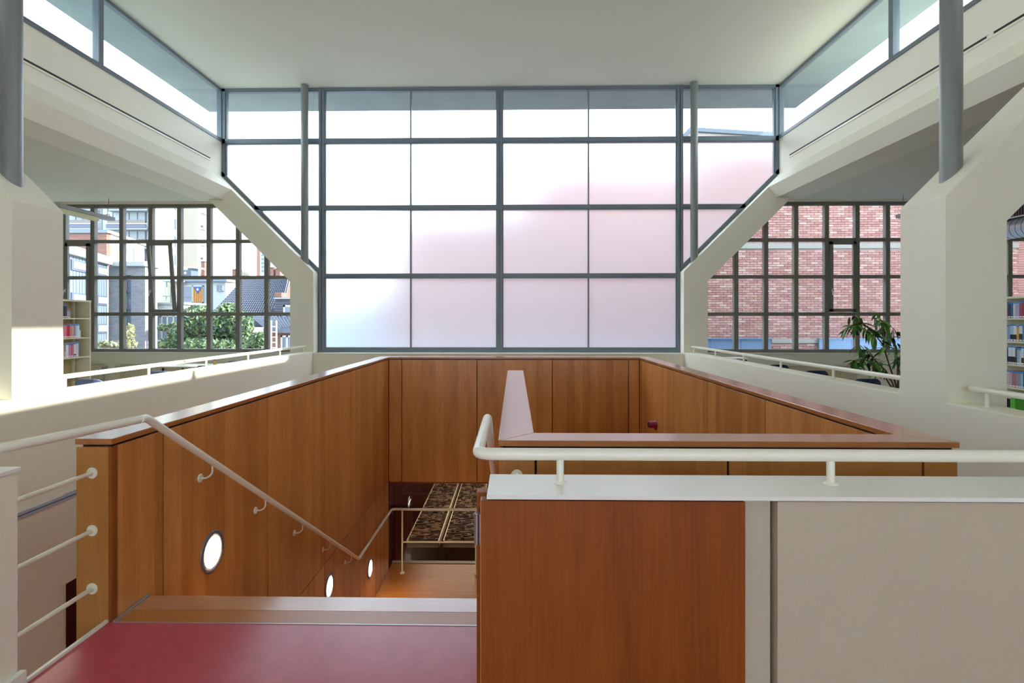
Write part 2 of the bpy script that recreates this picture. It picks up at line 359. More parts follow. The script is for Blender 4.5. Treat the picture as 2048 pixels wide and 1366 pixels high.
# ------------------------------------------------------------------ big end window
w1 = sroot('window_1', (C, YB, ZS), 'large steel framed end window with frosted panes')
vx = [mx(CLX)-.0, onY(645, 551, YB).x, onY(822, 551, YB).x, onY(999.5, 551, YB).x, onY(1176.5, 551, YB).x, onY(1358.5, 551, YB).x, CLX]
zr = [ZS, 2.515, 3.92, 5.295, ZC]
def diagz(x, off): return abs(x-C)-(PR-C)+2.57+off      # line of the strut's upper face
y0, y1 = YB-.05, YB+.045
def member(name, *boxes, m='frame', root=None):
    mb = MB()
    for b in boxes: mb.box(*b)
    return mb.build(name, M[m], root or w1, .004, seg=1)
for k, z in enumerate(zr):
    h = (.06, .045, .045, .05, .03)[k]; up = (.055, .04, .04, .045, .0)[k]
    if k == 0: rng = (vx[1], vx[5]); a, b = z, z+.105
    elif k == 4: rng = (vx[0], vx[6]); a, b = z-.055, z
    elif k == 3: rng = (vx[0], vx[6]); a, b = z-.05, z+.045
    elif k == 2:
        d = z-2.57+(PR-C)-.03; rng = (C-d, C+d); a, b = z-.045, z+.04
    else: rng = (vx[1], vx[5]); a, b = z-.045, z+.04
    member('transom', (rng[0], rng[1], y0, y1, a, b), (rng[0], rng[1], y0+.015, y1+.02, a-.014, a)) if k else member('transom', (rng[0], rng[1], y0, y1, a, b), (rng[0], rng[1], y0-.02, y1, a, a+.05))
for i, x in enumerate(vx):
    if i in (0, 6):
        sgn = 1 if i == 0 else -1
        member('mullion', (x, x+sgn*.07, y0, y1, 4.56, ZC), (x+sgn*.07, x+sgn*.1, y0+.02, y1, 4.6, ZC))
    elif i in (2, 4):
        member('mullion', (x-.014, x+.014, y0+.01, y1, ZS, ZC))
    else:
        zb = ZS
        member('mullion', (x-.056, x-.006, y0-.01, y1, zb, ZC), (x+.006, x+.056, y0-.01, y1, zb, ZC), (x-.006, x+.006, y0+.02, y1, zb, ZC), (x-.075, x+.075, y0+.03, y1-.01, zb, ZC))
for sg in (-1, 1):                     # sloping members on the struts
    xa, xb = PR-C-.02, CLX-C
    pl = [(C+sg*xa, diagz(C+sg*xa, .01)), (C+sg*xb, diagz(C+sg*xb, .01)), (C+sg*xb, diagz(C+sg*xb, .11)), (C+sg*xa, diagz(C+sg*xa, .11))]
    MB().prism(pl, 'y', y0, y1).build('sloping_member', M['frame'], w1, .004, seg=1)
for i in range(6):
    xa, xb = vx[i], vx[i+1]
    for k in range(4):
        za, zb = zr[k], zr[k+1]; fm = 1 if k < 3 else 0
        mats = [M['glass'], M['frost']]
        poly = None
        if i in (0, 5):
            if k == 0: continue
            sg = -1 if i == 0 else 1; inn, out = (xb, xa) if i == 0 else (xa, xb)
            xd = lambda z: C+sg*(z-.06-2.57+(PR-C))
            if k == 1: poly = [(inn, diagz(inn, .06)), (xd(zb), zb), (inn, zb)]
            elif k == 2: poly = [(inn, za), (xd(za), za), (out, diagz(out, .06)), (out, zb), (inn, zb)]
        if poly is None: poly = [(xa, za), (xb, za), (xb, zb), (xa, zb)]
        MB().prism(poly, 'y', YB-.006, YB+.006, mi=0, front=fm).build('pane', mats, w1)

# ------------------------------------------------------------------ clerestory windows
for n, sg in ((4, -1), (5, 1)):
    X = (lambda x: x) if sg > 0 else mx
    wc = sroot('window_%d' % n, (X(CLX), 4, 5.3), ('left', 'right')[sg > 0]+' clerestory strip window under the ceiling')
    ys = [YB-.02, 7.8, 4.5, 1.2, -2.1, -5.4, YR]
    member('transom', (X(CLX), X(CLX+.09), YR, YB, 5.29, 5.355), (X(CLX-.02), X(CLX+.09), YR, YB, 5.275, 5.30), root=wc)
    member('transom', (X(CLX), X(CLX+.09), YR, YB, ZC-.055, ZC), root=wc)
    for y in ys: member('mullion', (X(CLX-.005), X(CLX+.09), y-.05, y+.05, 5.3, ZC), root=wc)
    for a, b in zip(ys[:-1], ys[1:]):
        MB().box(X(CLX+.04), X(CLX+.052), b, a, 5.3, ZC).build('pane', M['glass'], wc)

# ------------------------------------------------------------------ aisle windows
def handle(mb, x, y, z):
    mb.box(x-.014, x+.014, y-.012, y, z-.035, z+.035).tube([(x, y-.012, z+.01), (x, y-.055, z+.01), (x-.012, y-.055, z-.1)], .008, 8)
    return mb
def clip(poly, side):
    """keep the part of an x-z polygon on the aisle side of the slanting strut"""
    f = lambda p: abs(p[0]-C)-(p[1]+1.13-C)
    out = []
    for i in range(len(poly)):
        a, b = poly[i], poly[(i+1) % len(poly)]; fa, fb = f(a), f(b)
        if fa >= 0: out.append(a)
        if (fa < 0) != (fb < 0): t = fa/(fa-fb); out.append((a[0]+(b[0]-a[0])*t, a[1]+(b[1]-a[1])*t))
    return out
def aisle_window(n, side, verts, casements, x_in, x_out):
    w = sroot('window_%d' % n, ((x_in+x_out)/2, YB, .93), 'dark steel grid window of the '+side+' aisle')
    zs = [.965, 1.722, 2.478, 3.228, 3.965]; a0, a1 = YB-.045, YB+.045
    sg = 1 if x_out > x_in else -1
    xs = [x_in]+list(verts)+[x_out]
    for k, z in enumerate(zs):
        h = .035 if 0 < k < 4 else .04
        xi = C+sg*max(abs(x_in-C), z+1.13-C); member('transom', (xi, x_out, a0, a1, z-h, z+h), m='frame_dark', root=w)
    for x in verts: member('mullion', (x-.042, x+.042, a0-.008, a1, .93, min(4.0, abs(x-C)+C-1.13)), m='frame_dark', root=w)
    for i in range(len(xs)-1):
        xa, xb = sorted((xs[i], xs[i+1]))
        for k in range(4):
            if (i, k) in casements or (i, k-1) in casements and casements.get((i, k-1)):
                if (i, k) not in casements: continue
            if (i, k) in casements:
                mode = casements[(i, k)]
                A = (xa+.045, xb-.045, zs[1]+.04, zs[3]-.04); t = .062
                s_ = thing('window_sash', ((xa+xb)/2, YB-.06, zs[1]+.04), None, None)
                s_.parent = w; s_.location = Vector(((xa+xb)/2, YB-.055, zs[1]+.04))-wloc(w)
                b0, b1 = YB-.095, YB-.045
                zm = zs[2]
                MB().box(A[0], A[0]+t, b0, b1, A[2], A[3]).box(A[1]-t, A[1], b0, b1, A[2], A[3]).box(A[0], A[1], b0, b1, A[2], A[2]+t).box(A[0], A[1], b0, b1, A[3]-t, A[3]).box(A[0], A[1], b0+.01, b1, zm-.022, zm+.022).build('sash_frame', M['frame_dark'], s_, .004, seg=1)
                for q in ((A[2]+t, zm-.02), (zm+.02, A[3]-t)):
                    MB().box(A[0]+t-.01, A[1]-t+.01, YB-.07, YB-.06, q[0], q[1]).build('pane', M['glass'], s_)
                handle(MB(), A[0]+.03, b0, zm-.28).build('window_handle', M['chrome'], s_)
                MB().box(A[1]-.01, A[1]+.014, b0-.01, b1, A[2]+.02, A[2]+.13).build('hinge', M['frame_dark'], s_)
                if mode == 'tilt': s_.rotation_euler = (math.radians(6.5), 0, 0)
            else:
                if k > 0 and (i, k-1) in casements: continue
                pg = clip([(xa+.03, zs[k]+.03), (xb-.03, zs[k]+.03), (xb-.03, zs[k+1]-.03), (xa+.03, zs[k+1]-.03)], sg)
                if len(pg) > 2: MB().prism(pg, 'y', YB-.006, YB+.006).build('pane', M['glass'], w)
    return w
lv = [onY(p, 560, YB).x for p in (534.7, 477.7, 419.8, 361, 304, 246, 188.6, 131.6)]
d = (lv[0]-lv[-1])/7; lv += [lv[-1]-d*k for k in (1, 2, 3)]
aisle_window(2, 'left', lv, {(4, 1): 'tilt', (7, 1): 'shut'}, mx(3.84), mx(12.3))
rv = [onY(p, 560, YB).x for p in (1470.5, 1530, 1590, 1651, 1712, 1772.5)]
d = (rv[-1]-rv[0])/5; rv += [rv[-1]+d*k for k in range(1, 7)]
aisle_window(3, 'right', rv, {(4, 1): 'shut', (8, 1): 'shut'}, 3.84, 12.3)

# ------------------------------------------------------------------ stairwell: oak clad parapets
ZT = .972; CT = .03                     # cap top, cap thickness
XL0, XL1 = -2.32, -2.13                 # left wall outer / inner face
XR0, XR1 = 2.10, 2.285
YF, YW0, YW1 = 2.82, 9.10, 9.29         # front end, back wall inner / outer face
XM0, XM1 = -.082, .105                  # middle wall
YM1 = 6.74
ZLOW = -2.62
def cap(name_root, poly, m):
    return MB().prism(poly, 'z', ZT-CT, ZT).build('cap', m, name_root, .003, seg=1)
def panels_x(root, x, sgn, ys, z0, z1, th=.018, m='wood', gap=.006):
    for a, b in zip(ys[:-1], ys[1:]):
        MB().box(x-sgn*th, x, a+gap, b-gap, z0, z1).build('panel', M[m], root, .0015, seg=1)
def panels_y(root, y, sgn, xs, z0, z1, th=.018, m='wood', gap=.006):
    for a, b in zip(xs[:-1], xs[1:]):
        MB().box(a+gap, b-gap, y-sgn*th, y, z0, z1).build('panel', M[m], root, .0015, seg=1)
PT = ZT-CT-.014                          # panel tops, below the shadow gap
jy = [YF+.04, 3.24, 4.63, 6.02, 7.41, 8.80, YW0]
p = thing('stairwell_parapet', ((XL0+XL1)/2, 6, -3.9), 'oak clad stair wall on the left with three round wall lamps', 'parapet', 'oak parapets around the stairwell')
MB().box(XL0+.02, XL1-.018, YF+.02, YW1-.02, -3.9, ZT-CT).build('core', M['core'], p)
panels_x(p, XL1, 1, jy, -1.132, PT); panels_x(p, XL1, 1, jy, -3.9, -1.146)
panels_x(p, XL0, -1, [YF+.03, 4.4, 6.0, 7.6, YW1], -3.9, PT)
MB().box(XL0, XL1-.018, YF, YF+.03, -.3, PT).build('end_panel', M['wood_light'], p, .0015, seg=1)
MB().box(XL1-.016, XL1, YF, YF+.036, -.3, PT).build('edge_lipping', M['wood_gate'], p, .0015, seg=1)
cap(p, [(XL0-.004, YF-.006), (XL1+.004, YF-.006), (XL1+.004, YW0-.004), (XL0-.004, YW1+.004)], M['capy'])
LEFTWALL = p
p = thing('stairwell_parapet', (0, 9.2, -1.14), 'oak clad back wall of the stairwell below the frosted window', 'parapet', 'oak parapets around the stairwell')
MB().box(XL1, XR0, YW0+.018, YW1-.02, -1.12, ZT-CT).build('core', M['core'], p)
panels_y(p, YW0, -1, [XL1+.004, -1.905, -.632, .638, 1.917, XR0-.004], -1.135, PT); panels_y(p, YW1, 1, [XL1, -.7, .7, XR0], -1.135, PT)
MB().box(XL1, XR0, YW0+.002, YW1, -1.16, -1.137).build('bottom_lipping', M['wood_gate'], p, .002, seg=1)
cap(p, [(XL1+.004, YW0-.004), (XR0-.004, YW0-.004), (XR1+.004, YW1+.004), (XL0-.004, YW1+.004)], M['capx'])
p = thing('stairwell_parapet', ((XR0+XR1)/2, 6, -3.9), 'oak clad stair wall along the right side', 'parapet', 'oak parapets around the stairwell')
MB().box(XR0+.018, XR1-.02, YF+.02, YW1-.02, -3.9, ZT-CT).build('core', M['core'], p)
jr = [YF+.19, 3.17, 4.56, 5.92, 7.3, 8.72, YW0]
panels_x(p, XR0, -1, jr, -1.132, PT); panels_x(p, XR0, -1, jr, -3.9, -1.146); panels_x(p, XR1, 1, [YF+.03, 4.4, 6.0, 7.6, YW1], -3.9, PT)
cap(p, [(XR1+.004, YF-.006), (XR0-.004, YF+.19), (XR0-.004, YW0-.004), (XR1+.004, YW1+.004)], M['capy'])
RIGHTWALL = p
p = thing('stairwell_parapet', (1.1, 2.9, -3.9), 'low oak wall facing the camera behind the white sill', 'parapet', 'oak parapets around the stairwell')
MB().box(XM1-.16, XR0, YF+.018, YF+.17, -3.9, ZT-CT).build('core', M['core'], p)
panels_y(p, YF, -1, [XM0, onY(1071.5, 890, YF).x, onY(1456.5, 890, YF).x, onY(1846.5, 890, YF).x, XR1], -3.9, PT, m='wood_light', gap=.006)
panels_y(p, YF+.19, 1, [XM1+.004, 1.1, XR0], -3.9, PT)
cap(p, [(XM0-.004, YF-.006), (XR1+.004, YF-.006), (XR0-.004, YF+.19), (XM1+.004, YF+.19)], M['capx'])
p = thing('stairwell_parapet', (.01, 4.8, -2.62), 'narrow oak wall running back between the two stair flights', 'parapet', 'oak parapets around the stairwell')
MB().box(XM0+.018, XM1-.018, YF+.19, YM1-.018, ZLOW, ZT-CT).build('core', M['core'], p)
panels_x(p, XM0, -1, [YF+.02, 4.2, 5.5, YM1], ZLOW, PT); panels_x(p, XM1, 1, [YF+.19, 4.2, 5.5, YM1], ZLOW, PT)
MB().box(XM0+.018, XM1-.018, YM1-.018, YM1, ZLOW, PT).build('end_panel', M['wood'], p)
cap(p, [(XM0-.004, YF-.006), (XM1+.004, YF+.19), (XM1+.004, YM1), (XM0-.004, YM1)], M['capy'])

# ------------------------------------------------------------------ stairs and lower landing
st = thing('staircase', (-1.16, 4.9, ZLOW), 'oak staircase going down between the oak walls', 'stairs')
XS0, XS1 = XL1+.004, XM0-.024
MB().box(XS0+.012, XS1, YF, YF+.13, -.045, .001).build('landing_board', M['plank'], st, .001, seg=1)
MB().box(XS0+.012, XS1, YF+.13, 3.10, -.045, .002).build('nosing_board', M['treadx'], st, .004)
MB().box(XS0, XS0+.011, YF, 3.10, -.045, .01).build('edge_strip', M['alu'], st)
MB().box(XS0, XS1, YF-.002, YF+.004, -.045, .003).build('joint_strip', M['alu'], st)
N = 15; rise = -ZLOW/N; run = .28
for k in range(1, N):
    ya = 3.08+(k-1)*run; z = -k*rise
    MB().box(XS0, XS1, ya, ya+run+.02, z-.04, z).build('tread', M['treadx'], st)
    MB().box(XS0, XS1, ya, ya+.02, z, z+rise-.04).build('riser', M['wood'], st)
YL = 3.08+(N-1)*run
fl = sroot('floor_landing', (0, 8.2, ZLOW-.2), 'oak board floor of the lower stair landing')
MB().box(XL1, XR0, YL, 9.36, ZLOW-.2, ZLOW-.02).build('slab', M['core'], fl)
nb = 22; bw = (9.33-YL)/nb
for k in range(nb):
    xs = [XL1+.004]+sorted(random.uniform(-1.8, 1.9) for _ in range(2))+[XR0-.004]
    for a, b in zip(xs[:-1], xs[1:]):
        MB().box(a+.001, b-.001, YL+k*bw+.001, YL+(k+1)*bw-.001, ZLOW-.02, ZLOW).build('board', M['plank'], fl)
struct('threshold', MB().box(XL1, XR0, 9.33, 9.42, ZLOW-.2, ZLOW+.012), mat('threshold_metal', '#8d7f6a', .4), 'grey threshold strip under the glass partition')
gp = sroot('window_7', (0, 9.38, ZLOW), 'glass partition below the stairwell back wall')
for a, b in ((XL1, -.7), (-.7, .7), (.7, XR0)):
    MB().box(a+.004, b-.004, 9.376, 9.386, ZLOW+.012, -1.16).build('pane', M['glass_dark'], gp)
MB().box(XL1, XR0, 9.36, 9.40, -1.16, -1.1).build('head_rail', M['frame_dark'], gp)

# ------------------------------------------------------------------ round wall lamps
for px, Y, z, lab in ((424, None, None, 'round lit wall lamp nearest the top of the stairs'), (656, 6.17, -1.46, 'round lit wall lamp half hidden behind the top step, middle of three'), (740, None, None, 'round lit wall lamp furthest down the stairs, beside the lower landing')):
    q = onX(px, {424: 1103, 740: 1136}.get(px, 1178), XL1)
    if Y is None: Y, z = q.y, q.z
    lo = thing('wall_lamp', (XL1, Y, z-.145), lab, 'lamp', 'round recessed lamps along the stair')
    MB().lathe([(.118, -.01), (.118, .006), (.122, .010), (.140, .010), (.144, .006), (.144, -.01)], (XL1, Y, z), (1, 0, 0), 40).build('rim', mat('lamp_rim_grey', '#6e7180', .4, metal=.3), lo)
    MB().lathe([(.0, .004), (.06, .004), (.112, .004), (.118, -.002)], (XL1, Y, z), (1, 0, 0), 40).build('glass_disc', M['lamp'], lo, origin=(XL1, Y, z-.15))
    al_ = bpy.data.lights.new('wall_lamp_light', 'AREA'); al_.shape = 'DISK'; al_.size = .2; al_.energy = 3.0 if px == 740 else .8; al_.color = (1, .8, .55)
    ao = bpy.data.objects.new('wall_lamp_light', al_); COL.objects.link(ao); ao.location = (XL1+.02, Y, z); ao.rotation_euler = Vector((1, 0, -.45)).to_track_quat('-Z', 'Y').to_euler()
    MB().lathe([(.108, .003), (.110, .008), (.114, .008), (.116, .003)], (XL1, Y, z), (1, 0, 0), 40).build('inner_ring', M['rail'], lo)

# ------------------------------------------------------------------ stair handrails
R = .0215
RX = XL1+.085
hr = thing('handrail', (RX, 5, -1.5), 'cream tubular handrail fixed to the left stair wall, bending down the stairs', 'handrail', 'cream tubular handrails')
top = Vector((-2.035, 2.95, 1.058)); bot = Vector((RX, 7.05, -1.535))
MB().tube([(-3.1, 2.14, 1.06), (-2.2, 2.14, 1.06), (-2.135, 2.33, 1.06), top], R, 18, fillet=.12).build('rail_start', M['rail'], hr)
MB().tube([top+Vector((.0, -.05, 0)), top, bot, (RX, 8.97, -1.555), (-.22, 8.97, -1.555)], R, 18, fillet=.05).build('rail', M['rail'], hr)
dirn = (bot-top).normalized()
def bracket(root, x, y, zrail, xw, sgn):
    zb = zrail-.105
    b = MB().tube([(xw, y-.0, zb), (xw+sgn*.05, y, zb), (xw+sgn*.085, y, zb+.03), (xw+sgn*.085, y, zrail-.01)], .0065, 10, fillet=.03).build('bracket', M['rail'], root)
    MB().lathe([(.0, .008), (.026, .008), (.028, .005), (.028, 0)], (xw, y, zb), (sgn, 0, 0), 24, smooth=False).build('rosette', M['rail'], b)
for y in (3.62, 4.40, 5.18, 5.96, 6.74):
    t = (y-top.y)/(bot.y-top.y); bracket(hr, RX, y, top.z+(bot.z-top.z)*t, XL1, 1)
for y in (7.3, 8.4): bracket(hr, RX, y, -1.545, XL1, 1)
gr = thing('landing_railing', (-1.1, 8.97, ZLOW), 'cream railing with two posts across the lower landing', 'railing')
for x in (-1.87, -.64):
    po = MB().tube([(x, 8.97, ZLOW), (x, 8.97, -1.57)], .0145, 12).build('post', M['rail'], gr)
    MB().lathe([(.04, 0), (.04, .008), (.03, .02), (.016, .024)], (x, 8.97, ZLOW), (0, 0, 1), 20).build('post_foot', M['rail'], po)
MB().tube([(-1.87, 8.97, ZLOW+.52), (-.64, 8.97, ZLOW+.52)], .0125, 12).build('lower_bar', M['rail'], gr)
# right-hand rail: along the guard wall, round the corner, down the stairs
RZ = 1.121
hr2 = thing('handrail', (1, 1.93, 1.02), 'thick cream handrail on posts above the white sill in the foreground', 'handrail', 'cream tubular handrails')
MB().tube([(3.34, 1.93, RZ), (-.132, 1.93, RZ), (-.132, 2.66, RZ), (-.132, 6.95, -1.56)], R, 22, fillet=.05).build('rail', M['rail'], hr2)
for x in (.163, 1.118, 2.075, 3.03):
    po = MB().tube([(x, 1.93, 1.02), (x, 1.93, RZ-.005)], .0135, 14).build('post', M['rail'], hr2)
    MB().lathe([(.024, 0), (.022, .004), (.0135, .008)], (x, 1.93, 1.02), (0, 0, 1), 20).build('post_foot', M['rail'], po)

# ------------------------------------------------------------------ foreground guard wall with sill and folded gate
xg0, xg1 = onY(957, 1000, 1.80).x, onY(1490.5, 1000, 1.80).x
xw = onY(1555, 1000, 1.80).x
gw = struct('guard_wall_right', MB().box(-.05, PR, 1.95, 2.02, 0, 1.0), M['plaster'], 'low cream guard wall behind the folded gate')
MB().box(xw, PR, 1.80, 1.95, 0, 1.0).build('wall_panel', M['plaster_rough'], gw, .006)
MB().box(xg1+.004, xw-.01, 1.83, 1.95, 0, 1.0).build('side_post', M['plaster_rough'], gw, .01)
sill = MB().box(-.092, PR, 1.788, 2.032, 1.006, 1.02).build('window_board', M['cap_white'], None, .002); tag(sill, 'long white enamelled sill on top of the foreground guard wall', 'sill'); sill.name = 'guard_sill'
gt = thing('folding_gate', ((xg0+xg1)/2, 1.85, .05), 'folded oak gate leaves standing against the foreground guard wall', 'gate')
lf = MB().box(xg0+.008, xg1, 1.80, 1.845, .05, .998).build('gate_leaf', M['wood_gate'], gt, .003)
MB().box(xg0+.006, xg0+.012, 1.801, 1.844, .05, .997).build('leaf_lipping', M['wood'], lf)
MB().box(xg0-.012, xg1-.02, 1.885, 1.935, .05, .998).build('gate_leaf', M['wood_gate'], gt, .003)
for z in (.94, .20):
    MB().tube([(xg0-.008, 1.83, z-.10), (xg0-.008, 1.83, z)], .009, 12).box(xg0-.006, xg0+.006, 1.83, 1.90, z-.1, z).lathe([(.0, 0), (.010, 0), (.011, .004), (.0, .012)], (xg0-.008, 1.83, z), (0, 0, 1), 12).build('hinge', M['hinge'], gt)
# left guard wall end with skirting
gl = struct('guard_wall_left', MB().box(-2.36, -2.115, -3, 2.262, 0, .955), M['plaster'], 'end of the low white guard wall at the left photo edge')
MB().box(-2.37, -2.105, -3, 2.27, .955, .974).build('cap', M['cap_white'], gl, .003)
struct('baseboard_left', MB().box(-2.115, -2.085, -3, 2.275, 0, .105), M['cap_white'], 'white skirting at the foot of the left guard wall', .004)
struct('trim_3', MB().box(-2.165, -2.148, 2.27, YF, -.25, .014), M['cap_white'], 'white edge trim of the red landing on the left')
def guard_bars(x, ya, yb, label):
    g = thing('guard_bars', (x, (ya+yb)/2, .15), label, 'guard rail', 'guard rails of three cream bars')
    for z in (.79, .485, .178):
        b = MB().tube([(x, ya, z), (x, yb, z)], .0115, 14).build('bar', M['rail'], g)
        MB().lathe([(.0115, .009), (.016, .006), (.028, .005), (.030, .002), (.030, 0)], (x, yb, z), (0, -1, 0), 32, smooth=False).build('rosette', M['rail'], b)
guard_bars(-2.235, 2.262, YF, 'three cream bars between the left guard wall and the oak end panel')
guard_bars(.012, 2.02, YF, 'cream bars hidden behind the white sill, their upper rosette just showing')

# ------------------------------------------------------------------ aisle railings on the parapets
def aisle_rail(X, ya, yb, posts, label):
    r = thing('aisle_railing', (X, (ya+yb)/2, .955), label, 'railing', 'low cream railings on the aisle parapets')
    MB().tube([(X, ya, 1.074), (X, yb, 1.074)], .0225, 16).build('rail', M['rail'], r)
    for y in posts:
        po = MB().tube([(X, y, .955), (X, y, 1.06)], .0135, 12).build('post', M['rail'], r)
        MB().lathe([(.024, 0), (.022, .004), (.0135, .007)], (X, y, .955), (0, 0, 1), 16).build('post_foot', M['rail'], po)
aisle_rail(3.5, 4.84, 10.72, [10.6, 9.47, 8.31, 7.16, 5.99, 4.95], 'cream railing on the right parapet beyond the pillar, in front of the plant')
aisle_rail(3.5, YR+.5, 4.2, [4.06, 2.9, 1.75, .6, -.6], 'cream railing at the right photo edge in front of the bookcase')
aisle_rail(mx(3.5), 4.84, 10.72, [10.62, 9.55, 8.4, 7.25, 6.1, 4.95], 'sunlit cream railing on the left parapet beyond the pillar')
# tracks on the beams
for side, sg in (('right', 1), ('left', -1)):
    X = (lambda x: x) if sg > 0 else mx
    t = thing('track_rail', (X(CLX), 5, 4.8), 'slim black and aluminium track on the '+side+' edge beam', 'track', 'tracks on the edge beams')
    for a, b in ((6.2, 10.62), (YR+1, 6.14)):
        s_ = MB().box(X(CLX-.012), X(CLX), a, b, 4.793, 4.826).build('slot', M['black'], t)
        MB().box(X(CLX-.02), X(CLX), a, b, 4.768, 4.793).build('profile', M['rail'], s_)
    MB().box(X(CLX-.024), X(CLX), 6.13, 6.21, 4.772, 4.815).build('connector', M['rail'], t)
# alarm sounder on the right wall
q = onX(1313, 849, XR0)
al = thing('alarm_sounder', (XR0, q.y, q.z-.06), 'small dark pink cylindrical sounder on the right oak wall', 'alarm')
MB().lathe([(.0, .12), (.045, .12), (.052, .112), (.052, .02), (.056, .018), (.056, 0)], (XR0, q.y, q.z), (-1, 0, 0), 28).build('housing', M['maroon'], al)
for k in range(10):
    a = 2*PI*k/10; MB().box(XR0-.127, XR0-.12, q.y+.03*math.cos(a)-.006, q.y+.03*math.cos(a)+.006, q.z+.03*math.sin(a)-.006, q.z+.03*math.sin(a)+.006).build('grille_slot', M['core'], al)
MB().box(XR0-.03, XR0, q.y-.02, q.y+.02, q.z-.075, q.z-.05).build('cable_gland', M['maroon'], al)

# ------------------------------------------------------------------ media browser units in the storey below
M['cd'] = randmat('media_sleeves', ['#2c2420', '#4a3a30', '#6b5644', '#1e1a1a', '#7d6a56', '#3c2e28', '#8e7c66', '#54423a', '#a08c70', '#2a2a30'], .6, attr='tone')
for k, (xa, xb) in enumerate(((813, 878), (886, 955))):
    Y0 = 10.9; a, b = onY(xa, 1083, Y0), onY(xb, 1083, Y0); zt = a.z
    u = thing('media_browser', ((a.x+b.x)/2, Y0+2.3, -3.9), ('long browser unit packed with dark media sleeves seen through the glass below, left of two', 'long browser unit packed with dark media sleeves seen through the glass below, right of two')[k], 'browser unit', 'media browser units in the storey below')
    MB().box(a.x, b.x, Y0, Y0+5, zt-.05, zt-.03).box(a.x, b.x, Y0, Y0+.03, zt-.12, zt+.0).box(a.x, a.x+.02, Y0, Y0+5, zt-.12, zt+.02).box(b.x-.02, b.x, Y0, Y0+5, zt-.12, zt+.02).build('tray', M['shelf'], u)
    MB().box(a.x+.05, b.x-.05, Y0+.3, Y0+4.8, -3.9, zt-.05).build('plinth', M['core'], u)
    mb = MB(); tones = []
    y = Y0+.05
    while y < Y0+4.95:
        x = a.x+.03
        while x < b.x-.05:
            w = random.choice((.03, .05, .09, .12)); w = min(w, b.x-.025-x); h = random.uniform(.0, .05)
            mb.box(x+.001, x+w-.002, y, y+.018, zt-.03, zt+.02+h); tones += [random.random()]*6; x += w
        y += .05
    cd = mb.build('media_sleeves', M['cd'], u); tag(cd, kind='stuff')
    at = cd.data.attributes.new('tone', 'FLOAT', 'FACE'); at.data.foreach_set('value', tones)
l2 = bpy.data.lights.new('lower_fill_light', 'AREA'); l2.energy = 26; l2.shape = 'RECTANGLE'; l2.size = 2; l2.size_y = 4; l2.color = (1, .93, .84)  # unseen fill light, added to brighten the wall below the left aisle
o2 = bpy.data.objects.new('lower_fill_light', l2); COL.objects.link(o2); o2.location = (-1.4, .6, -.3)
ll = bpy.data.lights.new('lower_ceiling_lamp', 'AREA'); ll.energy = 38; ll.shape = 'RECTANGLE'; ll.size = 3.5; ll.size_y = 4; ll.color = (1, .84, .66)
lo = bpy.data.objects.new('lower_ceiling_lamp', ll); COL.objects.link(lo); lo.location = (-.4, 12.6, -1.12)

# ------------------------------------------------------------------ bookcases and books
ORD = ['first', 'second', 'third', 'fourth', 'fifth', 'sixth', 'seventh', 'eighth', 'ninth', 'tenth', 'eleventh', 'twelfth', 'thirteenth', 'fourteenth']
BM = {}
def bookmat(c):
    if c not in BM: BM[c] = mat('book_'+c.strip('#'), c, .5)
    return BM[c]
M['book_paper'] = mat('book_pages', '#e8e2d2', .8); M['lab_blue'] = mat('blue_spine_label', '#1f86c8', .5); M['lab_white'] = mat('white_spine_label', '#f4f4f2', .5); M['lab_black'] = mat('black_spine_band', '#17181d', .5)
def book(x, y, z, w, h, dep, col, label, group, band=None, tilt=0.):
    t = thing('book', (x+w/2, y+dep/2, z), label, 'book', group)
    MB().box(x, x+.003, y+.003, y+dep, z, z+h).box(x+w-.003, x+w, y+.003, y+dep, z, z+h).box(x, x+w, y, y+.004, z, z+h).build('cover', bookmat(col), t)
    MB().box(x+.003, x+w-.003, y+.004, y+dep-.004, z+.003, z+h-.004).build('page_block', M['book_paper'], t)
    MB().box(x, x+w, y-.0012, y, z+h*.9, z+h*.985).build('top_label', M['lab_blue'], t)
    if band: MB().box(x, x+w, y-.0012, y, z+h*.02, z+h*band).build('dark_band', M['lab_black'], t)
    MB().box(x+w*.1, x+w*.9, y-.0018, y-.0012, z+h*.04, z+h*.12).build('shelf_mark', M['lab_white'], t)
    if tilt: t.rotation_euler = (0, tilt, 0)
    return t
def bookcase(xa, xb, Y, zsh, ztop, label, dep=.28, back=True, mid=None):
    t = thing('bookcase', ((xa+xb)/2, Y+dep/2, 0), label, 'bookcase', 'cream steel bookcases in the aisles')
    for x in (xa, xb-.03):
        up = MB().box(x, x+.03, Y, Y+dep, 0, ztop).build('upright', M['shelf'], t)
        mb = MB()
        for k in range(int(ztop/.03)-2): mb.box(x+.008, x+.018, Y-.001, Y+.002, .05+k*.03, .062+k*.03)
        tag(mb.build('slot_row', M['shelf_back'], up), kind='stuff')
    MB().box(xa, xb, Y-.005, Y+dep, ztop-.03, ztop).build('top_board', M['shelf'], t)
    if back: MB().box(xa+.03, xb-.03, Y+dep-.01, Y+dep, .05, ztop-.03).build('back_panel', M['shelf_back'], t)
    for z in zsh: MB().box(xa+.03, xb-.03, Y, Y+dep-.01, z-.022, z).build('shelf_board', M['shelf'], t, .002, seg=1)
    if mid: MB().box(mid, mid+.035, Y+dep-.05, Y+dep-.012, .05, ztop-.03).build('rear_post', M['shelf'], t)
    return t
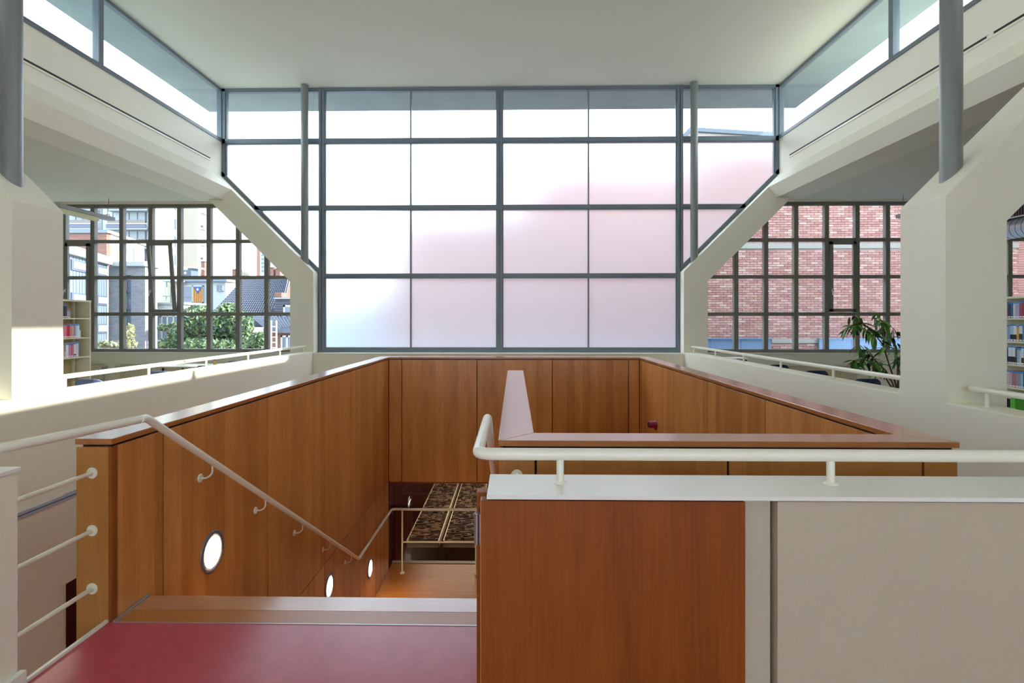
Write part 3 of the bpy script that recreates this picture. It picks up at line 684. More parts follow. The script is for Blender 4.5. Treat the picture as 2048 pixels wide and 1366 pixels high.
# both run along the aisle and face the hall: local x runs from the start, front at local y = 0
def turn(root, xf, ys, side):
    l = root.location.copy()
    root.location = (xf-l.y, ys+l.x, l.z) if side < 0 else (xf+l.y, ys-l.x, l.z)
    root.rotation_euler = (0, 0, PI/2 if side < 0 else -PI/2)
YA = 9.42; XA = onY(182, 640, YA).x; YS = YA-1.0
shA = [EYE-(y-CY)*YA/F for y in (636, 674.5, 712.5, 750.5, 788)]
turn(bookcase(0, 1.0, 0, shA, EYE-(600.5-CY)*YA/F, 'cream steel bookcase with red and pink books beside the left pillar', mid=onX(148, 640, XA-.22).y-YS), XA, YS, -1)
def row(px0, items, Y, z, group, where, side=-1):
    xf, ys = (XA, YS) if side < 0 else (XBK, YBK)
    pos = lambda px: (onX(px, 640, xf).y-ys)*(-side)
    p = px0
    for i, (pw, ph, col, name, band) in enumerate(items):
        x = pos(p); w = pos(p+pw)-x; h = ph*Y/F
        turn(book(x+.001, .02, z, w-.002, h, .16, col, '%s on %s, %s from left' % (name, where, ORD[i]), group, band), xf, ys, side)
        p += pw
row(123, [(5.2, 25, '#1d5a78', 'teal book', None), (4.2, 25.5, '#18202c', 'black book', .3), (4, 26, '#4a3038', 'dark brown book', None), (6.5, 14.5, '#a9aab2', 'grey bookend block', None)], YA, shA[0], 'books in the left bookcase', 'the top shelf of the left bookcase')
row(124.5, [(5.6, 26, '#e2607c', 'pink book', None), (5.4, 26, '#ea7f94', 'pale pink book', None), (3.2, 26.5, '#d42a3c', 'red book', None), (3.2, 26.5, '#c81f30', 'deep red book', None), (4.6, 26.5, '#d87b94', 'mauve pink book', None), (3, 25.5, '#d9b28c', 'tan book', None), (4, 25.5, '#b07ca0', 'purple book', None), (4, 26.5, '#b9d6e4', 'pale blue book', None), (3.6, 26.5, '#e2ecef', 'white book', None), (2.6, 16, '#d6d9cc', 'small pale book', None)], YA, shA[1], 'books in the left bookcase', 'the second shelf of the left bookcase')
row(124, [(4, 26, '#d85a5e', 'coral book', None), (3.2, 27, '#e08a98', 'rose book', None), (3, 14, '#c9c2b0', 'low beige booklet', None), (5.2, 27, '#dfe6ee', 'white blue-printed book', None), (5, 26.5, '#d9809c', 'pink book', None), (5.4, 26.5, '#c9608a', 'magenta book', None), (4.6, 28, '#e6e0d2', 'cream book', .2), (5.2, 29.5, '#cfd0ea', 'tall lilac book', None)], YA, shA[2], 'books in the left bookcase', 'the third shelf of the left bookcase')
row(128, [(4, 10, '#b8c4cc', 'small grey box', None), (3.6, 9, '#dfe6ea', 'small white box', None), (2, 9, '#c0b48c', 'thin beige booklet', None), (6, 10, '#b9c46a', 'small lime box', None)], YA, shA[4], 'books in the left bookcase', 'the bottom shelf of the left bookcase')
YBK = 8.05
XBK = onY(2007.5, 640, YBK).x
shB = [EYE-(y-CY)*YBK/F for y in (636.5, 681.5, 726, 770.5, 815)]
turn(bookcase(0, 1.0, 0, shB, EYE-(594.5-CY)*YBK/F, 'cream steel bookcase packed with blue labelled books at the right photo edge', back=False), XBK, YBK, 1)
rowsB = [
 [(4.5, 32, '#b58a98', 'dusty pink book', None), (5.5, 31, '#2d2c4c', 'dark navy book', None), (5, 31, '#2a5a7e', 'blue book', None), (4, 31, '#d8d5cc', 'white book', None), (4, 31.5, '#9aa6cf', 'lilac book', None), (4, 31.5, '#b7a6c6', 'mauve book', None), (6, 31.5, '#a2485e', 'wine red book', None), (4.5, 32, '#8c3046', 'dark red book', None), (5, 31, '#5a3850', 'plum book', None), (6, 31, '#3c4a6c', 'slate book', None)],
 [(3.5, 32, '#cfd4cc', 'pale green book', None), (4.5, 32, '#7f9fd2', 'sky blue book', None), (6.5, 33.5, '#a8c6c8', 'pale teal book', .4), (6.5, 33.5, '#e2e4ea', 'white dark-footed book', .4), (4.6, 31, '#e0a224', 'yellow book', None), (7.2, 33.5, '#dcd8dc', 'pale dark-footed book', .45), (4.5, 31, '#3f8ba0', 'turquoise book', None), (6, 32, '#40465a', 'charcoal book', None)],
 [(4, 32, '#34508c', 'blue book', None), (4.6, 36, '#e0e0e4', 'tall white black-footed book', .42), (4.6, 36, '#d6d6dc', 'tall grey black-footed book', .42), (4.6, 36, '#e4e2e2', 'tall pale black-footed book', .42), (3.6, 34, '#5a5258', 'dark grey book', .4), (5.6, 32, '#8fb0c8', 'steel blue book', None), (3.2, 31, '#ded4bc', 'cream book', None), (5, 35, '#cfe0f0', 'ice blue book', .4), (6, 34, '#2c3c5c', 'navy book', None)],
 [(6, 33, '#cfc6cc', 'pale grey book', None), (5.5, 32, '#c7a7ac', 'rose grey book', None), (7.5, 32, '#a9747c', 'old rose book', None), (5, 31.5, '#b5868c', 'faded pink book', None), (5, 31.5, '#8a9aa6', 'grey blue book', None), (5, 31.5, '#9fc0dc', 'light blue book', None), (5, 33, '#3a2848', 'dark violet book', None), (5, 33, '#8c3c50', 'crimson book', None)],
 [(8.5, 36, '#e2e2e2', 'black-footed file', .6), (5, 33, '#5cba3a', 'green book', None), (5, 33, '#54b034', 'bright green book', None)]]
for r_, (items, z) in enumerate(zip(rowsB, shB)):
    row(2009.5 if r_ else 2008.5, items, YBK, z, 'books in the right bookcase', 'the %s shelf of the right bookcase' % ('top', 'second', 'third', 'fourth', 'lowest')[r_], 1)

# ------------------------------------------------------------------ radiators
def radiator(xa, xb, z0, z1, label, valve):
    Y = 10.87
    t = thing('radiator', ((xa+xb)/2, 10.92, z0), label, 'radiator', 'cream panel radiators under the aisle windows')
    MB().box(xa, xb, Y+.01, Y+.085, z0, z1).build('body', M['radiator'], t, .006)
    n = max(2, int((xb-xa)/.066)); rb = None
    for k in range(n):
        x = xa+.02+(xb-xa-.04)*(k+.5)/n
        if rb is None: rb = MB().box(x-.017, x+.017, Y, Y+.012, z0+.03, z1-.03).build('rib', M['radiator'], t, .005); X0 = x
        else:
            c = rb.copy(); COL.objects.link(c); c.location = rb.location+Vector((x-X0, 0, 0))
    MB().box(xa-.004, xb+.004, Y-.003, Y+.09, z1-.012, z1).build('top_grille', M['radiator'], t)
    xv = xa-.02 if valve < 0 else xb+.02
    MB().tube([(xv-.01*valve, Y+.045, z1-.06), (xv+.09*valve, Y+.045, z1-.045)], .022, 14).tube([(xv-.02*valve, Y+.045, z1-.06), (xv-.02*valve, Y+.045, z1-.2), (xv-.02*valve, 10.99, z1-.2)], .009, 8, fillet=.02).build('valve', M['chrome'], t)
    # feet down to the floor
    MB().box(xa+.1, xa+.13, Y+.03, Y+.07, 0, z0).box(xb-.13, xb-.1, Y+.03, Y+.07, 0, z0).build('foot', M['radiator'], t)
zl = onY(300, 729.5, 10.87).z
radiator(onY(239, 730, 10.87).x, onY(425, 730, 10.87).x, .12, zl, 'long cream ribbed radiator under the left aisle window', -1)
radiator(onY(150, 730, 10.87).x, onY(201, 730, 10.87).x, .12, zl, 'short cream radiator beside the left bookcase', 1)
zr_ = onY(1600, 733, 10.87).z
radiator(onY(1566, 733, 10.87).x, onY(1715, 733, 10.87).x, .12, zr_, 'cream ribbed radiator under the right aisle window', 1)

# ------------------------------------------------------------------ chairs, table and small things
def chair(loc, m, label, top, rz=0.):
    x, y, _ = loc
    t = thing('chair', loc, label, 'chair', 'plastic shell chairs in the reading aisles')
    mb = MB(); n = 9
    vs = []; fs = []
    for j in range(6):                      # curved backrest with rounded top
        v = j/5
        for i in range(n):
            u = i/(n-1)*2-1; wd = (.205-.02*v)*(1 if v < .8 else 1-.10*(v-.8)/.2)
            z = top-.3+.3*v-(.03*abs(u)**6 if j == 5 else 0)
            vs.append((x+u*wd, y-.20-.05*v+.045*u*u, z))
    base = [Vector(p) for p in vs]; back = [p+Vector((0, .014, 0)) for p in base]
    for j in range(5):
        for i in range(n-1):
            a = j*n+i; fs.append((a, a+1, a+n+1, a+n))
    mb.add(base, fs, True); mb.add(back, [f[::-1] for f in fs], True)
    allv = base+back; N_ = len(base); rim = [0+i for i in range(n)]+[j*n+n-1 for j in range(1, 6)]+[5*n+i for i in range(n-2, -1, -1)]+[j*n for j in range(4, 0, -1)]
    mb.add(allv, [(rim[i], rim[i]+N_, rim[(i+1) % len(rim)]+N_, rim[(i+1) % len(rim)]) for i in range(len(rim))])
    mb.build('backrest', m, t)
    MB().prism([(x-.2, y-.19), (x+.2, y-.19), (x+.215, y+.15), (x+.17, y+.22), (x-.17, y+.22), (x-.215, y+.15)], 'z', .44, .458).build('seat', m, t, .008)
    for sx in (-1, 1):
        for sy in (-1, 1):
            MB().tube([(x+sx*.17, y+sy*.15, .44), (x+sx*.2, y+sy*.2-.01, 0)], .011, 10).build('leg', M['chair_leg'], t)
        MB().tube([(x+sx*.13, y-.12, .44), (x+sx*.13, y-.215, .46), (x+sx*.13, y-.232, top-.2)], .009, 8, fillet=.04).build('back_strut', M['chair_leg'], t)
    return t
for px, py, lab in ((1728, 756, 'dark blue chair nearest the potted tree'), (1628, 740, 'dark blue chair in the middle of the right row, before the radiator'), (1553, 728.5, 'dark blue chair furthest from the camera in the right aisle')):
    yc = 4.6*1080/(px-1029)
    top = EYE-(py-CY)*yc/1080; chair((4.6, yc+.23, 0), M['chair_shell'], lab, top)
for px, py, lab in ((163, 760, 'pale blue chair in front of the left bookcase'), (310, 743.5, 'pale blue chair in front of the long left radiator'), (404, 732, 'pale blue chair in the left aisle, third from the bookcase'), (466, 722.5, 'pale blue chair furthest from the camera in the left aisle')):
    yc = 5.35*1080/(1029-px)
    top = EYE-(py-CY)*yc/1080; chair((-5.35, yc+.23, 0), M['chair_shell2'], lab, top)
tb = thing('reading_table', (-6.1, 10.2, 0), 'pale reading table under the left aisle window, mostly hidden by the parapet', 'table')
MB().box(-6.6, -5.6, 9.9, 10.6, .71, .735).build('table_top', M['table'], tb, .004)
for x in (-6.55, -5.65):
    for y in (9.95, 10.55): MB().tube([(x, y, 0), (x, y, .71)], .018, 10).build('leg', M['chair_leg'], tb)
q = onY(430, 727, 10.2)
tf = thing('toy_figure', (q.x, 10.2, .735), 'tiny yellow toy figure with red cap on the left reading table', 'toy')
MB().lathe([(.0, 0), (.026, .0), (.03, .03), (.02, .06), (.008, .07)], (q.x, 10.2, .735), (0, 0, 1), 16).build('body', mat('toy_yellow', '#e8b93c', .4), tf)
MB().lathe([(.006, .06), (.02, .07), (.022, .085), (.016, .1), (.0, .105)], (q.x, 10.2, .735), (0, 0, 1), 16).build('head', mat('toy_pale', '#f0e2c0', .4), tf)
MB().lathe([(.023, .094), (.02, .104), (.012, .116), (.0, .12)], (q.x, 10.2, .735), (0, 0, 1), 16).build('cap', mat('toy_red', '#cc3a26', .4), tf)
ya = 10.3; a = onY(1464, 716.5, ya); b = onY(1497, 716.5, ya)
cb = thing('low_cabinet', ((a.x+b.x)/2, ya+.2, 0), 'low brown cabinet with white edges beside the far right pillar', 'cabinet')
MB().box(a.x+.02, b.x-.02, ya+.01, ya+.35, .05, a.z-.025).build('body', mat('brown_laminate', '#6e3a22', .5), cb)
MB().box(a.x, b.x, ya, ya+.36, a.z-.025, a.z).box(a.x, a.x+.02, ya, ya+.36, 0, a.z-.025).box(b.x-.02, b.x, ya, ya+.36, 0, a.z-.025).build('white_edging', M['white'], cb)

# ------------------------------------------------------------------ pendant luminaires
def luminaire(x, label, yend=10.72):
    z = 3.60
    t = thing('pendant_luminaire', (x, 9, z), label, 'lamp', 'linear pendant luminaires in the aisles')
    MB().box(x-.075, x+.075, 7.2, yend, z-.01, z+.06).build('channel', mat('luminaire_grey', '#9a9c9e', .4), t, .004)
    MB().box(x-.06, x+.06, 7.3, yend-.4, z-.085, z-.01).build('diffuser', mat('luminaire_cream', '#d9d2a8', .5), t, .01)
    for y in (7.6, yend-.12):
        w = MB().tube([(x, y, z+.055), (x+.01, y+.03, 4.03)], .0045, 8).build('suspension_wire', M['frame_dark'], t)
        MB().tube([(x-.05, y, z+.055), (x-.045, y, z+.095), (x+.045, y, z+.095), (x+.05, y, z+.055)], .006, 8, fillet=.02).build('clamp', M['frame_dark'], w)
xq = onY(216, 437, 10.62).x
luminaire(xq, 'grey and cream linear pendant lamp hanging before the left aisle window')
luminaire(onY(1806, 436, 10.62).x, 'linear pendant lamp mostly hidden by the right pillar, its wire showing')

# ------------------------------------------------------------------ spiral duct and grille (right)
dx, dz, dr_ = 8.95, 3.235, .175
du = thing('spiral_duct', (dx, 8.5, dz-dr_), 'silver spiral air duct under the right aisle ceiling', 'duct')
MB().tube([(dx, 5.5, dz), (dx, 10.3, dz)], dr_, 40).build('pipe', M['steel'], du)
n = int((10.3-5.5)/.11*24)
MB().tube([(dx+(dr_+.001)*math.cos(k/24*2*PI), 5.5+k/24*.11, dz+(dr_+.001)*math.sin(k/24*2*PI)) for k in range(n)], .0045, 5, caps=False).build('spiral_seam', mat('seam_steel', '#5f676d', .4, metal=.6), du)
for y in (6.2, 9.0):
    MB().tube([(dx-.165, y, dz+.05), (dx-.165, y, 4.03)], .005, 8).build('hanger', M['frame_dark'], du)
gg = thing('vent_grille', (8.95, 7.6, 3.46), 'black slatted air grille above the spiral duct', 'vent')
MB().box(8.83, 9.07, 5.6, 10.2, 3.405, 3.43).box(8.83, 9.07, 5.6, 10.2, 3.61, 3.66).build('flange', M['steel'], gg)
MB().box(8.90, 9.05, 5.6, 10.2, 3.43, 3.61).build('dark_core', M['black'], gg)
sl_ = None
for k in range(92):
    y = 5.62+k*.05
    if sl_ is None: sl_ = MB().box(8.885, 8.90, y, y+.02, 3.43, 3.61).build('slat', M['frame_dark'], gg); y00 = y
    else:
        c = sl_.copy(); COL.objects.link(c); c.location = sl_.location+Vector((0, y-y00, 0))
MB().tube([(8.95, 6.5, 3.66), (8.95, 6.5, 4.03)], .006, 8).tube([(8.95, 9.4, 3.66), (8.95, 9.4, 4.03)], .006, 8).build('hanger', M['frame_dark'], gg)

# ------------------------------------------------------------------ potted tree in the right aisle
YP = 7.45
base = onY(1787, 790, YP); base = Vector((base.x, YP, 0))
pl = thing('potted_tree', base, 'tall potted fig with long drooping leaves behind the right parapet', 'plant')
MB().lathe([(.0, 0), (.15, 0), (.2, .3), (.205, .33), (.185, .33), (.18, .29), (.0, .29)], base, (0, 0, 1), 28).build('pot', M['pot'], pl)
MB().lathe([(.0, .295), (.18, .295), (.0, .296)], base, (0, 0, 1), 20).build('soil', M['soil'], pl)
def P(px, py, dy=0): return onY(px, py, YP+dy)
stems = [[(base.x, YP, .28), P(1792, 770), P(1780, 735, -.05), P(1766, 690, -.1), P(1745, 662, -.1), P(1722, 645, -.12), P(1708, 632, -.1)],
         [(base.x+.03, YP, .28), P(1796, 765), P(1795, 725, .05), P(1788, 680, .08), P(1786, 655, .1)],
         [(base.x-.04, YP, .28), P(1783, 775), P(1768, 750, -.15), P(1748, 727, -.2), P(1726, 718, -.22), P(1705, 722, -.25)],
         [(base.x, YP-.04, .28), P(1786, 768), P(1772, 742, .1), P(1752, 722, .15), P(1735, 706, .16), P(1720, 690, .16)],
         [(base.x+.06, YP, .28), P(1800, 760, .1), P(1806, 710, .15), P(1812, 670, .2)],
         [P(1766, 690, -.1), P(1770, 665, 0), P(1762, 640, .06), P(1752, 630, .1)],
         [P(1722, 645, -.12), P(1705, 650, -.14), P(1694, 660, -.2)]]
stp = []
for s_ in stems: stp.append([Vector(p) for p in s_]); MB().tube(s_, .013, 8, r2=.004).build('stem', M['stem'], pl)
def leafmesh():
    mb = MB(); n = 5; L = 1.0; vs = []
    for i in range(n):
        t = i/(n-1); w = .105*math.sin(PI*min(1, t*1.02+.02))**.8*(1-.25*t)
        z = -.30*t*t
        vs += [(t*L, -w, z+.02*(w > .01)), (t*L, 0, z), (t*L, w, z+.02*(w > .01))]
    fs = []
    for i in range(n-1):
        a = i*3; fs += [(a, a+1, a+4, a+3), (a+1, a+2, a+5, a+4)]
    return mb.add(vs, fs, True)
lf0 = leafmesh().build('leaf', M['leaf'], pl, origin=(0, 0, 0)); first = True
tips = []
for si, s_ in enumerate(stp):
    segs = len(s_)-1
    cnt = (48, 26, 40, 36, 18, 22, 24)[si]
    for k in range(cnt):
        t = random.uniform(.38 if si < 5 else .2, 1.0)**.8*segs; i = min(int(t), segs-1); p = s_[i].lerp(s_[i+1], t-i)
        tips.append((p, si))
for p, si in tips:
    o = lf0 if first else lf0.copy()
    if not first: COL.objects.link(o)
    first = False
    az = random.uniform(0, 2*PI); el = random.uniform(-.05, 1.1); ln = random.uniform(.13, .23)
    off = Vector((random.gauss(0, .028), random.gauss(0, .028), random.gauss(0, .022)))
    o.location = p+off-base; o.rotation_euler = (random.uniform(-.5, .5), el, az); o.scale = (ln, ln*1.15, ln)

# ------------------------------------------------------------------ outside, right: stepped brick building behind the glazing
YBR = 17.0
M['brick_bg'] = brickmat('brick_wall_far', '#ac7a70', '#9c6a62', '#b4a6a0')
M['mortar'] = mat('mortar', '#b8aaa2', .9)
BRT = ['#a67c75', '#a0756d', '#ac857c', '#9a6e68', '#b08c84', '#a37b76', '#986c66', '#aa817a', '#b4968c', '#9e736b']
M['brick_a'] = randmat('brick_tones_joined', BRT, .9, attr='tone'); M['brick_o'] = randmat('brick_tones', BRT, .9)
M['coping'] = mat('dark_coping', '#59646e', .6); M['conc_band'] = mat('pale_concrete_band', '#918e88', .85, var=.1, vscale=4)
M['zinc'] = mat('blue_grey_zinc', '#6f88a6', .35, metal=.4, var=.06, vscale=2)
xb3 = onY(1370, 300, YBR).x; xb2 = onY(1022, 400, YBR).x; xb1 = onY(762, 470, YBR).x
z3 = onY(1378, 259, YBR).z; z2 = onY(1180, 318, YBR).z; z1 = onY(880, 412, YBR).z
bb = thing('brick_building', (8, YBR+3, -4), 'stepped red brick building close behind the right and frosted windows', 'building')
MB().prism([(xb3, -4), (22, -4), (22, z3-1.1), (xb3+.15, z3-.05), (xb3, z3-.3)], 'y', YBR+.04, YBR+6).build('wall', M['mortar'], bb)
MB().box(xb2, xb3, YBR+.05, YBR+6, -4, z2).build('wall', M['brick_bg'], bb)
MB().box(xb1, xb2, YBR+.05, YBR+6, -4, z1).build('wall', M['brick_bg'], bb)
MB().box(15.6, 21, 12.3, YBR+.03, -4, 15.5).build('sun_block_wing', M['brick_bg'], bb)  # added wing, sized to keep the sun off the frosted panes
MB().prism([(xb3-.12, z3-.2), (xb3+.13, z3+.05), (22, z3-1.05), (22, z3-1.2), (xb3+.15, z3-.07), (xb3-.02, z3-.28)], 'y', YBR-.08, YBR+6.1).build('coping', M['coping'], bb)
MB().box(xb2-.08, xb3, YBR-.06, YBR+6, z2, z2+.1).build('coping', M['coping'], bb); MB().box(xb1-.08, xb2, YBR-.06, YBR+6, z1, z1+.1).build('coping', M['coping'], bb)
zb0, zb1 = onY(1600, 486.5, YBR).z, onY(1600, 497, YBR).z
MB().box(xb3, 21.9, YBR-.03, YBR+.1, zb1, zb0).build('concrete_band', M['conc_band'], bb)
lx0, lx1 = onY(1543, 684, YBR).x, onY(1640, 684, YBR).x
MB().box(lx0, lx1, YBR-.03, YBR+.1, onY(1590, 686, YBR).z, onY(1590, 677, YBR).z).build('concrete_ledge', M['conc_band'], bb)
# bricks: rows in stretcher bond over the part that the aisle window shows
BW, BH = .235, .073; big = []; rest = MB(); tones = []
r_ = 0; z = .35; proto = None
while z < z3-.2:
    x = xb3+.02-(BW/2 if r_ % 2 else 0)
    while x < 21.5:
        ztop = (z3-.2) - (x-xb3)*1.0/(22-xb3)
        a, b = max(x, xb3+.005), x+BW-.011
        if b-a > .05 and z+BH < ztop and not (zb1-.05 < z+.03 < zb0) and not (lx0 < x+.1 < lx1 and onY(1590, 686, YBR).z-.05 < z+.03 < onY(1590, 677, YBR).z):
            big.append((a, b, z))
        x += BW
    z += BH; r_ += 1
cxx, czz = onY(1610, 590, YBR).x, onY(1610, 590, YBR).z
full = [t for t in big if t[1]-t[0] > BW-.02]
full.sort(key=lambda t: abs(t[0]-cxx)*.7+abs(t[2]-czz))
chosen = set(full[:300])
for t in big:
    a, b, z = t; dp = random.uniform(0, .008)
    if t in chosen:
        if proto is None: proto = MB().box(0, BW-.011, 0, .06, 0, BH-.011).build('brick', M['brick_o'], bb, origin=(0, 0, 0)); o = proto
        else: o = proto.copy(); COL.objects.link(o)
        o.location = Vector((a, YBR-dp, z))-wloc(bb)
    else:
        rest.box(a, b, YBR-dp, YBR+.05, z, z+BH-.011); tones += [random.random()]*6
rb = tag(rest.build('brickwork', M['brick_a'], bb), kind='stuff')
at = rb.data.attributes.new('tone', 'FLOAT', 'FACE'); at.data.foreach_set('value', tones)
for a, b in ((1360, 1541), (1637, 1960)):
    t = thing('zinc_upstand', (0, 16.6, .3), ('blue grey zinc upstand at the foot of the brick wall, left piece', 'blue grey zinc upstand at the foot of the brick wall, right piece')[a > 1500], 'flashing', 'zinc upstands below the brick wall')
    xa, xb = onY(a, 690, 16.9).x, onY(b, 690, 16.9).x; zt = onY(1450, 678, 16.9).z
    n = 3 if a < 1500 else 5
    for k in range(n):
        MB().box(xa+(xb-xa)*k/n+.004, xa+(xb-xa)*(k+1)/n-.004, 16.86, 16.92, .3, zt).build('sheet', M['zinc'], t)
    MB().box(xa, xb, 16.8, 16.95, zt, zt+.03).build('top_fold', M['zinc'], t)
struct('roof_low', B(-5.5, 22, 11.4, 16.98, .1, .42), mat('pale_gravel_roof', '#8e98a4', .8, var=.05), 'pale flat roof just outside the end windows')
pb = thing('pale_building', (-7, 17, -4), 'pale blue building seen blurred through the left frosted panes', 'building')
px0, px1 = onY(600, 560, 19).x, onY(760, 560, 19).x
MB().box(px0, px1, 19, 23, -4, onY(700, 565, 19).z).build('wall', mat('pale_blue_render', '#7f93a8', .8), pb)
MB().box(px0-.1, px1+.1, 18.9, 23.1, onY(700, 565, 19).z, onY(700, 560, 19).z).build('roof', M['zinc'], pb)

# ------------------------------------------------------------------ outside, left: the town
ALB[0] = .38                           # town colours darkened so they do not blow out at this exposure
M['far_glass'] = mat('dark_window_glass', '#5f7390', .15, spec=.8); M['far_pale'] = mat('pale_blinds', '#d2dde2', .5)
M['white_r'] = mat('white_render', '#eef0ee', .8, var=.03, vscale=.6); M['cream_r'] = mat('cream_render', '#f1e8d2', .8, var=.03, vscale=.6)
M['clad'] = mat('grey_blue_cladding', '#8e9db0', .5, var=.05, vscale=1); M['grey_brick'] = brickmat('grey_brick', '#a9aab4', '#8f929e', '#b9bac2', bw=.35, rh=.1)
M['red_brick'] = brickmat('red_brick_far', '#b07868', '#a06a5c', '#c4aca2', bw=.3, rh=.12)
M['balc'] = mat('grey_balcony_panel', '#6b7590', .5); M['balc_glass'] = mat('brown_tinted_glass', '#8d8480', .3); M['slab'] = mat('pale_slab', '#c6ccd4', .8)
M['tile'] = mat('dark_roof_tile', '#6a7288', .5, var=.1, vscale=3); M['tile_red'] = mat('red_roof_tile', '#b88074', .6, var=.15, vscale=6)
M['beige_r'] = mat('beige_render', '#cfc6bc', .85, var=.04, vscale=.5)
GZ = -4.0
def far_window(root, x0, x1, z0, z1, Y, fr='white_r', gl='far_glass', t=None, mull=0):
    t = t or min(x1-x0, z1-z0)*.08
    f = MB().box(x0, x0+t, Y-.05, Y+.05, z0, z1).box(x1-t, x1, Y-.05, Y+.05, z0, z1).box(x0, x1, Y-.05, Y+.05, z0, z0+t).box(x0, x1, Y-.05, Y+.05, z1-t, z1)
    for k in range(mull): xm = x0+(x1-x0)*(k+1)/(mull+1); f.box(xm-t/2, xm+t/2, Y-.05, Y+.04, z0, z1)
    f = f.build('window', M[fr], root); MB().box(x0+t, x1-t, Y-.02, Y+.02, z0+t, z1-t).build('pane', M[gl], f); return f
def pw(root, a, b, c, d, Y, **k):      # window from pixel corners on the facade plane Y
    p, q = onY(a, d, Y), onY(c, b, Y); return far_window(root, p.x, q.x, p.z, q.z, Y, **k)
def pbx(mb, a, b, c, d, Y, dep, ground=False):
    p, q = onY(a, d, Y), onY(c, b, Y); return mb.box(p.x, q.x, Y, Y+dep, GZ if ground else p.z, q.z)
# tower block with balconies
Y = 80.
t = thing('apartment_tower', (onY(215, 600, Y).x, Y+6, GZ), 'pale tower block with grey balconies, far left beyond the aisle window', 'building')
pbx(MB(), 60, 330, 301, 700, Y, 12, True).build('wall', M['white_r'], t)
pbx(MB(), 198, 330, 203.5, 600, Y-.15, .3).build('pilaster', M['slab'], t)
for fl_, dy in enumerate((-76, -38, 0, 38, 76)):
    for (wa, wb, ba, bb_) in ((225, 292, 212, 294), (122, 182, 118, 186)):
        pw(t, wa, 421+dy, wb, 446+dy, Y-.1, fr='balc', gl='far_pale', mull=3)
        p, q = onY(ba, 459+dy, Y-1.6), onY(bb_, 456+dy, Y-1.6)
        bal = MB().box(p.x, q.x, Y-1.6, Y, p.z, q.z).build('balcony', M['slab'], t)
        p, q = onY(ba, 456+dy, Y-1.65), onY(bb_-3, 447.5+dy, Y-1.65); MB().box(p.x, q.x, Y-1.66, Y-1.58, p.z, q.z).build('balcony_panel', M['balc'], bal)
        p, q = onY(ba+2, 446.5+dy, Y-1.65), onY(bb_-4, 439.5+dy, Y-1.65); MB().box(p.x, q.x, Y-1.63, Y-1.6, p.z, q.z).build('balcony_glass', M['balc_glass'], bal)
        p, q = onY(ba, 447.6+dy, Y-1.65), onY(bb_, 446.4+dy, Y-1.65); MB().box(p.x, q.x, Y-1.68, Y-1.56, p.z, q.z).build('balcony_rail', M['white'], bal)
# second tower: plain lit flank, beige gable, balconies
P0 = onY(302, 600, 70); P1 = onY(361, 600, 84); P2 = onY(395, 600, 84.5); P3 = onY(421, 600, 94)
t = thing('apartment_tower', (P1.x, 84, GZ), 'tall white and beige tower block right of the balcony tower', 'building')
MB().prism([(P0.x, P0.y), (P1.x, P1.y), (P1.x-2, P1.y+10), (P0.x-4, P0.y+8)], 'z', GZ, 28).build('wall', M['white_r'], t)
MB().prism([(P1.x, P1.y), (P2.x, P2.y), (P2.x-1, P2.y+9), (P1.x-2, P1.y+9.9)], 'z', GZ, 27).build('gable_wall', M['beige_r'], t)
MB().prism([(P2.x, P2.y+.2), (P3.x, P3.y), (P3.x-4, P3.y+6), (P2.x-1, P2.y+9)], 'z', GZ, 26).build('balcony_wall', M['cream_r'], t)
d1 = (Vector((P1.x, P1.y))-Vector((P0.x, P0.y)))
for py in (408, 447, 482, 520):
    a = Vector((P0.x, P0.y))+d1*.72; b = Vector((P0.x, P0.y))+d1*.82; zz = onY(346, py, 80).z
    w = MB().obox(a, b, zz-.9, zz+.9, .1, off=.08).build('window', M['slab'], t); MB().obox(a+(b-a)*.15, b-(b-a)*.1, zz-.75, zz+.8, .1, off=.12).build('pane', M['far_glass'], w)
d2 = (Vector((P3.x, P3.y))-Vector((P2.x, P2.y)))
for py in (430, 462, 494, 526, 558):
    zz = onY(400, py, 86).z; a = Vector((P2.x, P2.y+.2))+d2*.06; b = Vector((P2.x, P2.y))+d2*1.02
    w = MB().obox(a, b, zz-1.5, zz+.2, .1, off=.05).build('loggia_window', M['far_pale'], t); MB().obox(a, a+(b-a)*.35, zz-1.4, zz+.15, .1, off=.1).build('pane', M['far_glass'], w)
    MB().obox(a, b+d2*.06, zz-2.3, zz-1.5, .15, off=.7).build('balcony_panel', M['cream_r'], t)
    MB().obox(a, b+d2*.06, zz+.2, zz+.5, .7, off=.7).build('balcony_slab', M['slab'], t)
# far red and white tower
Y = 130.
t = thing('distant_tower', (onY(530, 600, Y).x, Y+4, GZ), 'distant red and glass tower above the tiled roof', 'building')
pbx(MB(), 513, 492, 520, 700, Y, 8, True).build('red_wall', M['tile_red'], t); pbx(MB(), 520, 490, 552, 700, Y, 8, True).build('glass_wall', M['far_pale'], t)
for k in range(6): pw(t, 523, 500+k*8, 527, 504+k*8, Y-.1, fr='slab')
